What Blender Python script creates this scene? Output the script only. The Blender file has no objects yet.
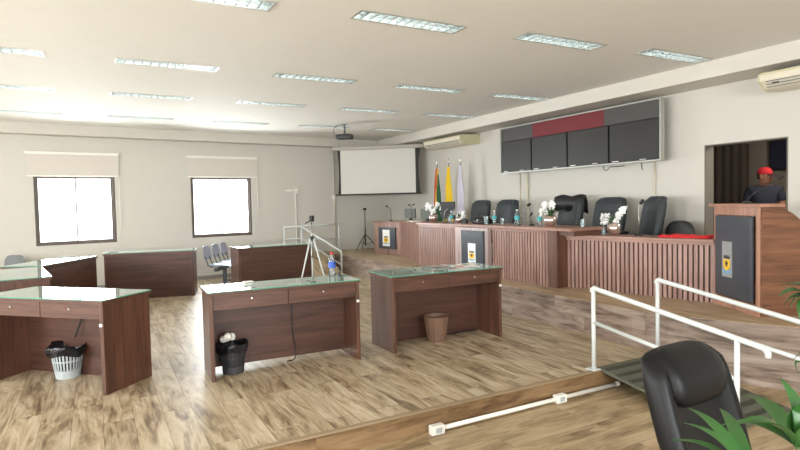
import bpy, bmesh, math, random
from mathutils import Vector, Matrix, Quaternion
from math import pi, sin, cos, tan, atan2, radians
random.seed(7)
SC = bpy.context.scene
COL = SC.collection

# ------------------------------------------------------------------ materials
def lin(c):
    def f(v):
        v /= 255.0
        return v / 12.92 if v <= 0.04045 else ((v + 0.055) / 1.055) ** 2.4
    return (f(c[0]), f(c[1]), f(c[2]), 1.0)

def newmat(name):
    m = bpy.data.materials.new(name); m.use_nodes = True
    nt = m.node_tree
    return m, nt, nt.nodes['Principled BSDF']

def plain(name, col, rough=0.5, metal=0.0, bump=0.0, bscale=60, var=0.06, spec=0.5, coat=0.0):
    """painted / moulded surface with a faint procedural unevenness"""
    m, nt, b = newmat(name)
    N, L = nt.nodes, nt.links
    tc = N.new('ShaderNodeTexCoord')
    nz = N.new('ShaderNodeTexNoise'); nz.inputs['Scale'].default_value = bscale * 0.1; nz.inputs['Detail'].default_value = 4
    L.new(tc.outputs['Object'], nz.inputs['Vector'])
    mix = N.new('ShaderNodeMix'); mix.data_type = 'RGBA'
    c = lin(col)
    mix.inputs['A'].default_value = tuple(v * (1 - var) for v in c[:3]) + (1,)
    mix.inputs['B'].default_value = tuple(min(1, v * (1 + var)) for v in c[:3]) + (1,)
    L.new(nz.outputs['Fac'], mix.inputs['Factor']); L.new(mix.outputs['Result'], b.inputs['Base Color'])
    b.inputs['Roughness'].default_value = rough; b.inputs['Metallic'].default_value = metal
    b.inputs['Specular IOR Level'].default_value = spec
    b.inputs['Coat Weight'].default_value = coat
    if bump:
        n2 = N.new('ShaderNodeTexNoise'); n2.inputs['Scale'].default_value = bscale; n2.inputs['Detail'].default_value = 3
        L.new(tc.outputs['Object'], n2.inputs['Vector'])
        bp = N.new('ShaderNodeBump'); bp.inputs['Strength'].default_value = bump; bp.inputs['Distance'].default_value = 0.01
        L.new(n2.outputs['Fac'], bp.inputs['Height']); L.new(bp.outputs['Normal'], b.inputs['Normal'])
    return m

def wood(name, dark, light, rough=0.35, grain='X', scale=1.0, coat=0.0, spec=0.5):
    """laminate with long grain along one object axis"""
    m, nt, b = newmat(name)
    N, L = nt.nodes, nt.links
    tc = N.new('ShaderNodeTexCoord'); mp = N.new('ShaderNodeMapping')
    L.new(tc.outputs['Object'], mp.inputs['Vector'])
    s = [11 * scale] * 3; s['XYZ'.index(grain)] = 0.9 * scale
    mp.inputs['Scale'].default_value = s
    n1 = N.new('ShaderNodeTexNoise'); n1.inputs['Scale'].default_value = 1.3; n1.inputs['Detail'].default_value = 6; n1.inputs['Distortion'].default_value = 0.8
    n2 = N.new('ShaderNodeTexNoise'); n2.inputs['Scale'].default_value = 6.0; n2.inputs['Detail'].default_value = 8
    L.new(mp.outputs['Vector'], n1.inputs['Vector']); L.new(mp.outputs['Vector'], n2.inputs['Vector'])
    add = N.new('ShaderNodeMath'); add.operation = 'MULTIPLY_ADD'; add.inputs[1].default_value = 0.35
    L.new(n2.outputs['Fac'], add.inputs[0]); L.new(n1.outputs['Fac'], add.inputs[2])
    r = N.new('ShaderNodeValToRGB')
    r.color_ramp.elements[0].position = 0.42; r.color_ramp.elements[0].color = lin(dark)
    r.color_ramp.elements[1].position = 0.86; r.color_ramp.elements[1].color = lin(light)
    L.new(add.outputs[0], r.inputs['Fac']); L.new(r.outputs['Color'], b.inputs['Base Color'])
    b.inputs['Roughness'].default_value = rough; b.inputs['Coat Weight'].default_value = coat
    b.inputs['Specular IOR Level'].default_value = spec
    return m

def planks(name, axes, cols, rough=0.33, width=0.2, length=1.25, seam=(120, 98, 72)):
    """vinyl planks; axes = (long axis, cross axis) in object space"""
    m, nt, b = newmat(name)
    N, L = nt.nodes, nt.links
    tc = N.new('ShaderNodeTexCoord'); sp = N.new('ShaderNodeSeparateXYZ'); cb = N.new('ShaderNodeCombineXYZ')
    L.new(tc.outputs['Object'], sp.inputs[0])
    L.new(sp.outputs[axes[0]], cb.inputs['X']); L.new(sp.outputs[axes[1]], cb.inputs['Y'])
    br = N.new('ShaderNodeTexBrick'); br.inputs['Scale'].default_value = 1.0
    br.inputs['Brick Width'].default_value = length; br.inputs['Row Height'].default_value = width
    br.inputs['Mortar Size'].default_value = 0.0016; br.inputs['Mortar Smooth'].default_value = 0.3
    br.offset = 0.37; br.offset_frequency = 2
    br.inputs['Color1'].default_value = (0, 0, 0, 1); br.inputs['Color2'].default_value = (1, 1, 1, 1); br.inputs['Mortar'].default_value = (0.5, 0.5, 0.5, 1)
    L.new(cb.outputs[0], br.inputs['Vector'])
    # per-plank random offset of the figure
    off = N.new('ShaderNodeVectorMath'); off.operation = 'MULTIPLY_ADD'
    off.inputs[1].default_value = (7.3, 3.1, 11.7)
    L.new(br.outputs['Color'], off.inputs[0]); L.new(cb.outputs[0], off.inputs[2])
    mp = N.new('ShaderNodeMapping'); mp.inputs['Scale'].default_value = (1.7, 9.0, 3.0)
    L.new(off.outputs[0], mp.inputs['Vector'])
    n1 = N.new('ShaderNodeTexNoise'); n1.inputs['Scale'].default_value = 1.0; n1.inputs['Detail'].default_value = 5; n1.inputs['Roughness'].default_value = 0.62; n1.inputs['Distortion'].default_value = 0.9
    L.new(mp.outputs[0], n1.inputs['Vector'])
    mp2 = N.new('ShaderNodeMapping'); mp2.inputs['Scale'].default_value = (4.0, 60.0, 3.0)
    L.new(off.outputs[0], mp2.inputs['Vector'])
    n2 = N.new('ShaderNodeTexNoise'); n2.inputs['Scale'].default_value = 1.0; n2.inputs['Detail'].default_value = 4
    L.new(mp2.outputs[0], n2.inputs['Vector'])
    ma = N.new('ShaderNodeMath'); ma.operation = 'MULTIPLY_ADD'; ma.inputs[1].default_value = 0.25
    L.new(n2.outputs['Fac'], ma.inputs[0]); L.new(n1.outputs['Fac'], ma.inputs[2])
    r = N.new('ShaderNodeValToRGB'); e = r.color_ramp.elements
    e[0].position = 0.44; e[0].color = lin(cols[0]); e[1].position = 0.80; e[1].color = lin(cols[3])
    k = e.new(0.53); k.color = lin(cols[1]); k = e.new(0.64); k.color = lin(cols[2])
    L.new(ma.outputs[0], r.inputs['Fac'])
    # plank-to-plank tone
    hv = N.new('ShaderNodeHueSaturation')
    mr = N.new('ShaderNodeMapRange'); mr.inputs['To Min'].default_value = 0.93; mr.inputs['To Max'].default_value = 1.06
    L.new(br.outputs['Color'], mr.inputs['Value']); L.new(mr.outputs[0], hv.inputs['Value']); L.new(r.outputs['Color'], hv.inputs['Color'])
    mx = N.new('ShaderNodeMix'); mx.data_type = 'RGBA'; mx.inputs['B'].default_value = lin(seam)
    L.new(br.outputs['Fac'], mx.inputs['Factor']); L.new(hv.outputs['Color'], mx.inputs['A'])
    L.new(mx.outputs['Result'], b.inputs['Base Color'])
    rr = N.new('ShaderNodeMapRange'); rr.inputs['To Min'].default_value = rough - 0.06; rr.inputs['To Max'].default_value = rough + 0.1
    L.new(n1.outputs['Fac'], rr.inputs['Value']); L.new(rr.outputs[0], b.inputs['Roughness'])
    bp = N.new('ShaderNodeBump'); bp.inputs['Strength'].default_value = 0.12; bp.inputs['Distance'].default_value = 0.004
    L.new(n2.outputs['Fac'], bp.inputs['Height']); L.new(bp.outputs['Normal'], b.inputs['Normal'])
    return m

def thin_glass(name, tint, ior=1.5, rough=0.0, body=0.0, bodycol=(200, 220, 215)):
    """clear sheet: transparency + Fresnel mirror (+ a little body colour)"""
    m = bpy.data.materials.new(name); m.use_nodes = True
    nt = m.node_tree; N, L = nt.nodes, nt.links
    N.clear()
    out = N.new('ShaderNodeOutputMaterial'); tr = N.new('ShaderNodeBsdfTransparent'); gl = N.new('ShaderNodeBsdfGlossy'); fr = N.new('ShaderNodeFresnel')
    df = N.new('ShaderNodeBsdfDiffuse'); df.inputs['Color'].default_value = lin(bodycol)
    tr.inputs['Color'].default_value = tint + (1,)
    gl.inputs['Roughness'].default_value = rough; gl.inputs['Color'].default_value = (1, 1, 1, 1)
    fr.inputs['IOR'].default_value = ior
    m1 = N.new('ShaderNodeMixShader'); m1.inputs['Fac'].default_value = body
    L.new(tr.outputs[0], m1.inputs[1]); L.new(df.outputs[0], m1.inputs[2])
    m2 = N.new('ShaderNodeMixShader')
    L.new(fr.outputs[0], m2.inputs['Fac']); L.new(m1.outputs[0], m2.inputs[1]); L.new(gl.outputs[0], m2.inputs[2])
    L.new(m2.outputs[0], out.inputs['Surface'])
    return m

def emit(name, col, strength):
    m, nt, b = newmat(name)
    b.inputs['Base Color'].default_value = (0.8, 0.8, 0.8, 1)
    b.inputs['Emission Color'].default_value = col + (1,); b.inputs['Emission Strength'].default_value = strength
    return m

M = {}
M['wall'] = plain('wall_paint', (208, 204, 195), 0.75, bump=0.05, bscale=120, var=0.02)
M['ceiling'] = plain('ceiling_paint', (232, 229, 222), 0.8, var=0.025)
M['beam'] = plain('beam_paint', (208, 203, 193), 0.75, var=0.02)
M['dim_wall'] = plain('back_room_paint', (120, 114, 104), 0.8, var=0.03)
M['dark_cloth'] = plain('dark_curtain', (74, 68, 60), 0.9, var=0.1)
FL = [(112, 95, 75), (150, 131, 104), (181, 163, 134), (203, 188, 163)]
M['floor'] = planks('vinyl_planks_along_room', ('Y', 'X'), FL, 0.38)
M['floor_low'] = planks('vinyl_planks_across_room', ('X', 'Y'), [(116, 96, 72), (148, 126, 96), (174, 152, 118), (192, 172, 140)], 0.42)
M['dais_top'] = planks('vinyl_planks_dais', ('Y', 'X'), [(124, 104, 80), (156, 132, 102), (180, 156, 124), (198, 178, 148)], 0.4)
M['dais_face'] = planks('vinyl_planks_riser', ('Y', 'Z'), [(92, 76, 66), (124, 106, 94), (146, 128, 115), (168, 152, 139)], 0.36, width=0.2, seam=(112, 96, 84))  # same vinyl as the floor, reflected grey put into its colour
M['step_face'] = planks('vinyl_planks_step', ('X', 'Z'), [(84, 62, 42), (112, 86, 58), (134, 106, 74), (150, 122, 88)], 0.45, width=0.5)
M['nosing'] = plain('step_nosing', (150, 131, 104), 0.4, var=0.1)
M['desk'] = wood('desk_mahogany', (62, 40, 32), (104, 70, 55), 0.38, 'X')
M['desk_v'] = wood('desk_mahogany_upright', (64, 41, 32), (106, 71, 55), 0.38, 'Z')
M['desk_in'] = wood('desk_mahogany_panel', (58, 38, 31), (94, 62, 50), 0.4, 'X')
M['counter'] = wood('counter_laminate', (122, 84, 70), (168, 128, 112), 0.34, 'Y')
M['slat'] = wood('slat_laminate', (128, 94, 84), (170, 136, 124), 0.36, 'Z')
M['slat_back'] = plain('slat_backing', (70, 44, 36), 0.6, var=0.1)
M['podium'] = wood('podium_laminate', (86, 54, 38), (136, 94, 68), 0.36, 'Y', 1.0)
M['podium_light'] = wood('podium_edge_laminate', (150, 104, 84), (186, 142, 120), 0.36, 'Z')
M['pale_panel'] = wood('crest_panel_laminate', (156, 134, 130), (190, 172, 168), 0.3, 'Z')
M['board'] = plain('dark_gloss_board', (62, 68, 76), 0.28, var=0.05, coat=0.3)
M['glass_top'] = thin_glass('green_glass', (0.80, 0.93, 0.87), 1.7, body=0.72, bodycol=(184, 204, 194))  # pale diffuse body stands in for the bright wall's reflection
M['glass_edge'] = plain('green_glass_edge', (90, 165, 140), 0.2, var=0.1)
M['pane'] = thin_glass('window_pane', (0.97, 0.98, 0.98), 1.2)
M['clear'] = thin_glass('clear_plastic', (0.93, 0.96, 0.97), 1.35, body=0.12, bodycol=(225, 235, 238))
M['bronze'] = plain('bronze_window_frame', (96, 84, 76), 0.45, var=0.06)
M['fabric_blind'] = plain('blind_fabric', (214, 206, 196), 0.85, bump=0.1, bscale=300, var=0.03)
M['white_metal'] = plain('white_painted_metal', (216, 221, 219), 0.35, var=0.02)
M['white_plastic'] = plain('white_plastic', (238, 235, 227), 0.45, var=0.02)
M['ac'] = plain('air_conditioner_cream', (216, 208, 188), 0.45, var=0.03)
M['ac_trim'] = plain('air_conditioner_yellowed_trim', (200, 193, 156), 0.5, var=0.05)
M['chrome'] = plain('brushed_metal', (200, 198, 194), 0.25, metal=0.9, var=0.03)
M['alu'] = plain('light_reflector_metal', (168, 172, 170), 0.35, metal=0.6, var=0.02)
M['silver'] = plain('silver_frame', (178, 178, 172), 0.4, metal=0.4, var=0.04)
M['black'] = plain('black_plastic', (30, 30, 32), 0.45, var=0.1)
M['black_metal'] = plain('black_metal', (36, 36, 38), 0.4, var=0.1)
M['leather'] = plain('black_leather', (12, 13, 16), 0.44, bump=0.1, bscale=180, var=0.15, spec=0.32)
M['leather_grey'] = plain('charcoal_leather', (48, 54, 58), 0.5, bump=0.1, bscale=150, var=0.1)
M['stitch'] = plain('grey_stitching', (90, 92, 90), 0.7)
M['tv'] = plain('television_screen', (36, 34, 31), 0.45, var=0.04)
M['tv_bezel'] = plain('television_bezel', (22, 22, 22), 0.4)
M['header_grey'] = plain('grey_header_panel', (74, 72, 70), 0.6, var=0.05)
M['header_red'] = plain('red_header_panel', (112, 30, 38), 0.6, var=0.05)
M['screen'] = plain('projection_fabric', (214, 211, 204), 0.85, var=0.01)
M['screen_border'] = plain('projection_border', (44, 42, 40), 0.7)
M['screen_case'] = plain('projection_case', (170, 164, 154), 0.5, metal=0.2)
M['mon'] = plain('grey_monitor_back', (104, 106, 101), 0.5)
M['red'] = plain('red_cloth', (205, 30, 36), 0.7, var=0.1)
M['yellow'] = plain('yellow_cloth', (236, 205, 30), 0.7, var=0.08)
M['flag_yellow'] = plain('flag_yellow_satin', (240, 204, 20), 0.55, var=0.08)
M['flag_white'] = plain('flag_white_satin', (214, 210, 222), 0.55, var=0.05)
M['petal'] = plain('white_petals', (240, 240, 238), 0.6, var=0.03)
M['leaf'] = plain('flower_leaves', (74, 104, 62), 0.5, var=0.3)
M['palm_leaf'] = plain('palm_leaf_green', (44, 90, 36), 0.42, var=0.35, bscale=40)
M['palm_stem'] = plain('palm_stem', (88, 96, 52), 0.6, var=0.3)
M['vase'] = plain('rose_mirror_vase', (218, 196, 186), 0.14, metal=0.85, var=0.04)
M['soil'] = plain('potting_soil', (58, 44, 34), 0.9, var=0.3)
M['pot'] = plain('terracotta_brown_pot', (120, 84, 62), 0.6, var=0.1)
M['label_teal'] = plain('teal_bottle_label', (70, 170, 176), 0.5)
M['label_blue'] = plain('blue_bottle_label', (60, 96, 190), 0.5)
M['cap_red'] = plain('red_bottle_cap', (206, 40, 44), 0.5)
M['cap_white'] = plain('white_bottle_cap', (235, 235, 235), 0.5)
M['paper'] = plain('white_paper', (238, 236, 228), 0.8, var=0.02)
M['orange'] = plain('orange_print', (214, 92, 54), 0.7)
M['basket_grey'] = plain('grey_basket_plastic', (176, 184, 186), 0.5, var=0.05)
M['basket_dark'] = plain('dark_basket_plastic', (58, 58, 60), 0.5, var=0.08)
M['basket_tan'] = plain('tan_basket_plastic', (122, 92, 74), 0.6, var=0.08)
M['bag'] = plain('black_bin_bag', (24, 24, 28), 0.28, bump=0.6, bscale=40, var=0.2)
M['rubber'] = plain('dark_ribbed_rubber', (58, 60, 50), 0.6, var=0.15)
M['rubber_hi'] = plain('worn_rubber_rib', (92, 94, 80), 0.6, var=0.15)
M['blue_seat'] = plain('pale_blue_plastic', (136, 160, 188), 0.45, var=0.05)
M['grey_back'] = plain('grey_violet_plastic', (172, 172, 188), 0.5, var=0.05)
M['grey_chair'] = plain('dull_grey_plastic', (120, 124, 124), 0.5, var=0.05)
M['grey_metal'] = plain('grey_metal', (104, 110, 118), 0.4, metal=0.3)
M['base_tile'] = plain('grey_baseboard', (150, 146, 142), 0.5, var=0.05)
M['skin'] = plain('skin', (150, 104, 82), 0.55, var=0.06)
M['hair'] = plain('short_dark_hair', (38, 30, 26), 0.8, var=0.2)
M['shirt'] = plain('navy_tee', (34, 38, 52), 0.85, var=0.15)
M['trousers'] = plain('charcoal_trousers', (48, 48, 54), 0.85, var=0.15)
M['cap_cloth'] = plain('red_cap_cloth', (196, 30, 42), 0.75, var=0.1)
M['cap_dark'] = plain('dark_cap_brim', (54, 26, 34), 0.75, var=0.1)
M['eye'] = plain('eye_white', (225, 220, 215), 0.3)
M['iris'] = plain('iris', (40, 28, 22), 0.3)
M['lips'] = plain('lips', (140, 86, 76), 0.5)
M['crest_grey'] = plain('crest_card_silver', (150, 152, 152), 0.5, var=0.06)
M['crest_white'] = plain('crest_card_white', (236, 236, 234), 0.5, var=0.02)
M['crest_yellow'] = plain('crest_yellow', (232, 186, 44), 0.5, var=0.05)
M['crest_blue'] = plain('crest_blue', (110, 168, 204), 0.5, var=0.08)
M['crest_black'] = plain('crest_black', (34, 34, 34), 0.5)
M['poster'] = plain('dark_blue_screen', (28, 30, 48), 0.4, var=0.1)
M['poster_text'] = plain('pale_screen_marks', (120, 124, 140), 0.5)
M['tube'] = emit('fluorescent_tube', (0.92, 1.0, 1.0), 12.0)

# RS flag: red to the left, green to the right, a yellow patch low between them
def flag_tricolour():
    m, nt, b = newmat('flag_green_red_yellow'); N, L = nt.nodes, nt.links
    tc = N.new('ShaderNodeTexCoord'); sp = N.new('ShaderNodeSeparateXYZ'); L.new(tc.outputs['Object'], sp.inputs[0])
    ma = N.new('ShaderNodeMath'); ma.operation = 'MULTIPLY_ADD'; ma.inputs[1].default_value = 0.10
    L.new(sp.outputs['Z'], ma.inputs[0]); L.new(sp.outputs['Y'], ma.inputs[2])
    r = N.new('ShaderNodeValToRGB'); r.color_ramp.interpolation = 'CONSTANT'; e = r.color_ramp.elements
    mr = N.new('ShaderNodeMapRange'); mr.inputs['From Min'].default_value = -0.1; mr.inputs['From Max'].default_value = 0.35
    L.new(ma.outputs[0], mr.inputs['Value']); L.new(mr.outputs[0], r.inputs['Fac'])
    e[0].position = 0; e[0].color = lin((30, 92, 60)); e[1].position = 0.48; e[1].color = lin((232, 196, 40))
    k = e.new(0.57); k.color = lin((206, 84, 52))
    L.new(r.outputs['Color'], b.inputs['Base Color']); b.inputs['Roughness'].default_value = 0.6
    return m
M['flag_tri'] = flag_tricolour()

# ------------------------------------------------------------------ mesh helpers
class MB:
    def __init__(s): s.bm = bmesh.new(); s.T = Matrix()
    def xf(s, loc=(0, 0, 0), rz=0.0, rx=0.0, ry=0.0):
        s.T = Matrix.Translation(loc) @ Matrix.Rotation(rz, 4, 'Z') @ Matrix.Rotation(ry, 4, 'Y') @ Matrix.Rotation(rx, 4, 'X'); return s
    def v(s, p): return s.bm.verts.new(s.T @ Vector(p))
    def face(s, vs):
        try: return s.bm.faces.new(vs)
        except ValueError: return None
    def box(s, x0, x1, y0, y1, z0, z1, bev=0.0):
        b2 = bmesh.new()
        bmesh.ops.create_cube(b2, size=1.0)
        for q in b2.verts:
            q.co = Vector(((x0 + x1) / 2 + q.co.x * (x1 - x0), (y0 + y1) / 2 + q.co.y * (y1 - y0), (z0 + z1) / 2 + q.co.z * (z1 - z0)))
        if bev:
            bmesh.ops.bevel(b2, geom=list(b2.edges), offset=bev, segments=2, affect='EDGES', profile=0.5)
        mp = {q: s.v(q.co) for q in b2.verts}
        for f in b2.faces: s.face([mp[q] for q in f.verts])
        b2.free(); return s
    def loft(s, rings, closed=True, caps=True):
        R = [[s.v(p) for p in r] for r in rings]
        n = len(R[0])
        for a, b in zip(R, R[1:]):
            for i in range(n if closed else n - 1):
                j = (i + 1) % n
                s.face([a[i], a[j], b[j], b[i]])
        if caps and closed:
            s.face(list(reversed(R[0]))); s.face(R[-1])
        return s
    def tube(s, pts, r, seg=8, caps=True):
        pts = [Vector(p) for p in pts]
        rs = r if isinstance(r, (list, tuple)) else [r] * len(pts)
        rings = []; up = Vector((0, 0, 1))
        d0 = (pts[1] - pts[0]).normalized()
        a = d0.cross(up)
        if a.length < 1e-3: a = d0.cross(Vector((0, 1, 0)))
        a.normalize()
        prev = d0
        for i, p in enumerate(pts):
            d = (pts[min(i + 1, len(pts) - 1)] - pts[max(i - 1, 0)]).normalized()
            q = prev.rotation_difference(d); a = (q @ a).normalized(); prev = d
            b = d.cross(a).normalized()
            rings.append([p + (a * cos(2 * pi * k / seg) + b * sin(2 * pi * k / seg)) * rs[i] for k in range(seg)])
        return s.loft(rings, True, caps)
    def lathe(s, prof, seg=20, c=(0, 0, 0), caps=True):
        rings = [[(c[0] + r * cos(2 * pi * k / seg), c[1] + r * sin(2 * pi * k / seg), c[2] + z) for k in range(seg)] for r, z in prof]
        return s.loft(rings, True, caps)
    def prism(s, poly, z0, z1):
        a = [s.v((x, y, z0)) for x, y in poly]; b = [s.v((x, y, z1)) for x, y in poly]
        n = len(poly)
        for i in range(n): s.face([a[i], a[(i + 1) % n], b[(i + 1) % n], b[i]])
        s.face(list(reversed(a))); s.face(b); return s
    def ell(s, c, r, seg=16, rings=10):
        prof = [[(c[0] + r[0] * sin(t) * cos(p), c[1] + r[1] * sin(t) * sin(p), c[2] - r[2] * cos(t))
                 for p in [2 * pi * k / seg for k in range(seg)]] for t in [pi * (0.02 + 0.96 * i / rings) for i in range(rings + 1)]]
        return s.loft(prof, True, True)
    def build(s, name, mat, parent=None, smooth=False, auto=None):
        bmesh.ops.recalc_face_normals(s.bm, faces=list(s.bm.faces))
        me = bpy.data.meshes.new(name); s.bm.to_mesh(me); s.bm.free()
        if smooth:
            for p in me.polygons: p.use_smooth = True
            if auto is not None: me.set_sharp_from_angle(angle=radians(auto))
        me.materials.append(M[mat] if isinstance(mat, str) else mat)
        o = bpy.data.objects.new(name, me); COL.objects.link(o)
        if parent: o.parent = parent
        return o

def superring(cx, cy, z, a, b, n=4.0, seg=24):
    out = []
    for k in range(seg):
        t = 2 * pi * k / seg
        c, s_ = cos(t), sin(t)
        out.append((cx + a * math.copysign(abs(c) ** (2 / n), c), cy + b * math.copysign(abs(s_) ** (2 / n), s_), z))
    return out

def tag(o, label, cat, group=None, kind=None):
    o['label'] = label; o['category'] = cat
    if group: o['group'] = group
    if kind: o['kind'] = kind
    return o
def thing(name, label, cat, loc=(0, 0, 0), rz=0.0, group=None):
    o = bpy.data.objects.new(name, None); COL.objects.link(o)
    o.empty_display_size = 0.1
    o.location = loc; o.rotation_euler = (0, 0, rz)
    return tag(o, label, cat, group)
def dup(root, loc, rz=None, label=None, group=None):
    def cp(o, parent):
        c = o.copy(); COL.objects.link(c)
        if parent: c.parent = parent
        for ch in list(o.children): cp(ch, c)
        return c
    r = cp(root, None); r.location = loc
    if rz is not None: r.rotation_euler = (0, 0, rz)
    if label: r['label'] = label
    if group: r['group'] = group
    return r
def struct(o, label=None):
    o['kind'] = 'structure'
    if label: o['label'] = label
    return o

# ------------------------------------------------------------------ levels and planes (metres)
LOW, DZ, CEIL, BEAM = -0.17, 0.40, 3.10, 2.91
XW = 6.85                       # wall with the televisions
STEP_Y = 3.55                   # edge of the raised floor
DX = 4.82                       # front of the dais
XL, YB = -5.6, -4.0             # left and rear walls (out of view)
WA = math.atan(0.108)           # the window wall runs a little askew
WALL_Y = 12.26
def wy(x): return WALL_Y + 0.108 * x

# ------------------------------------------------------------------ floors, dais
struct(MB().box(XL, XW, YB, STEP_Y - 0.02, LOW - 0.1, LOW).build('floor', 'floor_low'), 'lower wood-plank floor nearest the camera')
mb = MB().prism([(XL, STEP_Y), (DX + 0.02, STEP_Y), (DX + 0.02, wy(DX) + 0.1), (XL, wy(XL) + 0.1)], LOW, 0.0)
struct(mb.build('platform', 'floor'), 'raised wood-plank floor carrying the desks')
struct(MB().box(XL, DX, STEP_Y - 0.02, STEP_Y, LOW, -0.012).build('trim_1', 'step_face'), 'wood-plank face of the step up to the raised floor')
struct(MB().box(XL, DX, STEP_Y - 0.028, STEP_Y + 0.012, -0.012, 0.004, 0.003).build('trim_2', 'nosing'), 'nosing along the step edge')
dais_poly = [(DX, wy(DX) + 0.1), (DX, 3.9), (4.86, 3.6), (4.96, 3.25), (5.12, 2.9), (5.32, 2.5), (5.75, 1.9), (6.3, 1.5), (XW, 1.35), (XW, wy(XW) + 0.1)]
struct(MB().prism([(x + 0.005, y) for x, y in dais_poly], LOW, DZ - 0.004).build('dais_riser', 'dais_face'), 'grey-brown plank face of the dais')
struct(MB().prism([(x - 0.012, y) for x, y in dais_poly], DZ - 0.004, DZ + 0.0).build('dais', 'dais_top'), 'raised dais floor under the counters')
struct(MB().box(DX - 0.015, DX + 0.003, STEP_Y + 0.05, 11.0, 0.0, 0.012).build('baseboard_dais', 'nosing'))

# ------------------------------------------------------------------ window wall (askew)
wall_root_T = Matrix.Translation((0, WALL_Y, 0)) @ Matrix.Rotation(WA, 4, 'Z')
K = 1 / cos(WA)
WIN = [(-0.95 * K, 0.38 * K), (1.80 * K, 3.11 * K)]
WZ0, WZ1 = 0.89, 2.20
mb = MB()
xs = [XL * K - 0.3, WIN[0][0], WIN[0][1], WIN[1][0], WIN[1][1], XW * K + 0.3]
for i in range(5):
    if i in (1, 3):
        mb.box(xs[i], xs[i + 1], 0, 0.2, LOW, WZ0); mb.box(xs[i], xs[i + 1], 0, 0.2, WZ1, CEIL + 0.1)
    else: mb.box(xs[i], xs[i + 1], 0, 0.2, LOW, CEIL + 0.1)
w = struct(mb.build('wall_back', 'wall'), 'long wall with two bright windows'); w.matrix_world = wall_root_T
for a, b in ((xs[0], WIN[1][1] + 1.9),):
    bb = struct(MB().box(a, b, -0.012, 0, 0.0, 0.075).build('baseboard_back', 'base_tile')); bb.matrix_world = wall_root_T
bm_ = struct(MB().box(XL * K - 0.3, XW * K, -0.30, 0.0, BEAM, CEIL).build('trim_3', 'beam'), 'shallow beam under the ceiling along the window wall'); bm_.matrix_world = wall_root_T

for i, (a, b) in enumerate(WIN):
    r = bpy.data.objects.new('window_%d' % (i + 1), None); COL.objects.link(r); r.matrix_world = wall_root_T
    struct(r, ('left' if i == 0 else 'right') + ' window of the long wall, blown out with daylight')
    f = MB(); t = 0.045
    f.box(a, a + t, 0.04, 0.12, WZ0, WZ1); f.box(b - t, b, 0.04, 0.12, WZ0, WZ1)
    f.box(a + t, b - t, 0.04, 0.12, WZ0, WZ0 + t); f.box(a + t, b - t, 0.04, 0.12, WZ1 - t, WZ1)
    fr = f.build('window_frame', 'bronze', r); struct(fr)
    c = (a + b) / 2
    for k, (p, q, yy) in enumerate(((a + t, c + 0.012, 0.055), (c - 0.012, b - t, 0.085))):
        s_ = MB(); u = 0.024
        s_.box(p, p + u, yy, yy + 0.025, WZ0 + t, WZ1 - t); s_.box(q - u, q, yy, yy + 0.025, WZ0 + t, WZ1 - t)
        s_.box(p + u, q - u, yy, yy + 0.025, WZ0 + t, WZ0 + t + u); s_.box(p + u, q - u, yy, yy + 0.025, WZ1 - t - u, WZ1 - t)
        so = s_.build('sash', 'bronze', r); struct(so)
        po = MB().box(p + u, q - u, yy + 0.010, yy + 0.014, WZ0 + t + u, WZ1 - t - u).build('window_pane', 'pane', r); struct(po)
    # daylight outside the opening
    L_ = bpy.data.lights.new('daylight', 'AREA'); L_.shape = 'RECTANGLE'; L_.size = (b - a) * 1.25; L_.size_y = (WZ1 - WZ0) * 1.25
    L_.energy = 150; L_.color = (0.95, 0.985, 1.0)
    lo = bpy.data.objects.new('daylight', L_); COL.objects.link(lo)
    lo.matrix_world = wall_root_T @ Matrix.Translation((c, 0.5, (WZ0 + WZ1) / 2)) @ Matrix.Rotation(-pi / 2, 4, 'X')
    # roller blind
    x0, x1 = (-1.05 * K, 0.44 * K) if i == 0 else (1.74 * K, 3.22 * K)
    bl = thing('roller_blind', 'cream roller blind drawn over the top of the ' + ('left window, above the pale desks' if i == 0 else 'right window, above the blue beam seats'), 'blind', group='roller blinds on the window wall')
    bl.matrix_world = wall_root_T
    MB().box(x0 - 0.02, x1 + 0.02, -0.062, 0.0, 2.57, 2.625, 0.008).build('headrail', 'white_plastic', bl)
    MB().box(x0, x1, -0.030, -0.027, 2.185, 2.575).build('blind_fabric', 'fabric_blind', bl)
    MB().box(x0, x1, -0.037, -0.020, 2.165, 2.19, 0.004).build('bottom_bar', 'white_plastic', bl)
    mc = MB(); mc.tube([(x1 + 0.005, -0.035, 2.58), (x1 + 0.006, -0.034, 1.9), (x1 + 0.004, -0.034, 1.05)], 0.004, 6)
    mc.build('pull_chain', 'white_plastic', bl)

# ------------------------------------------------------------------ other walls
DY0, DY1, DTOP = 3.44, 4.42, 2.19
mb = MB()
mb.box(XW, XW + 0.16, YB, DY0, LOW, CEIL + 0.1); mb.box(XW, XW + 0.16, DY1, wy(XW) + 0.3, LOW, CEIL + 0.1); mb.box(XW, XW + 0.16, DY0, DY1, DTOP, CEIL + 0.1)
struct(mb.build('wall_right', 'wall'), 'long wall carrying the televisions and the doorway')
struct(MB().box(6.3, XW, YB, wy(6.3) - 0.33, BEAM, CEIL).build('trim_4', 'beam'), 'deep beam under the ceiling above the televisions')
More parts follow.
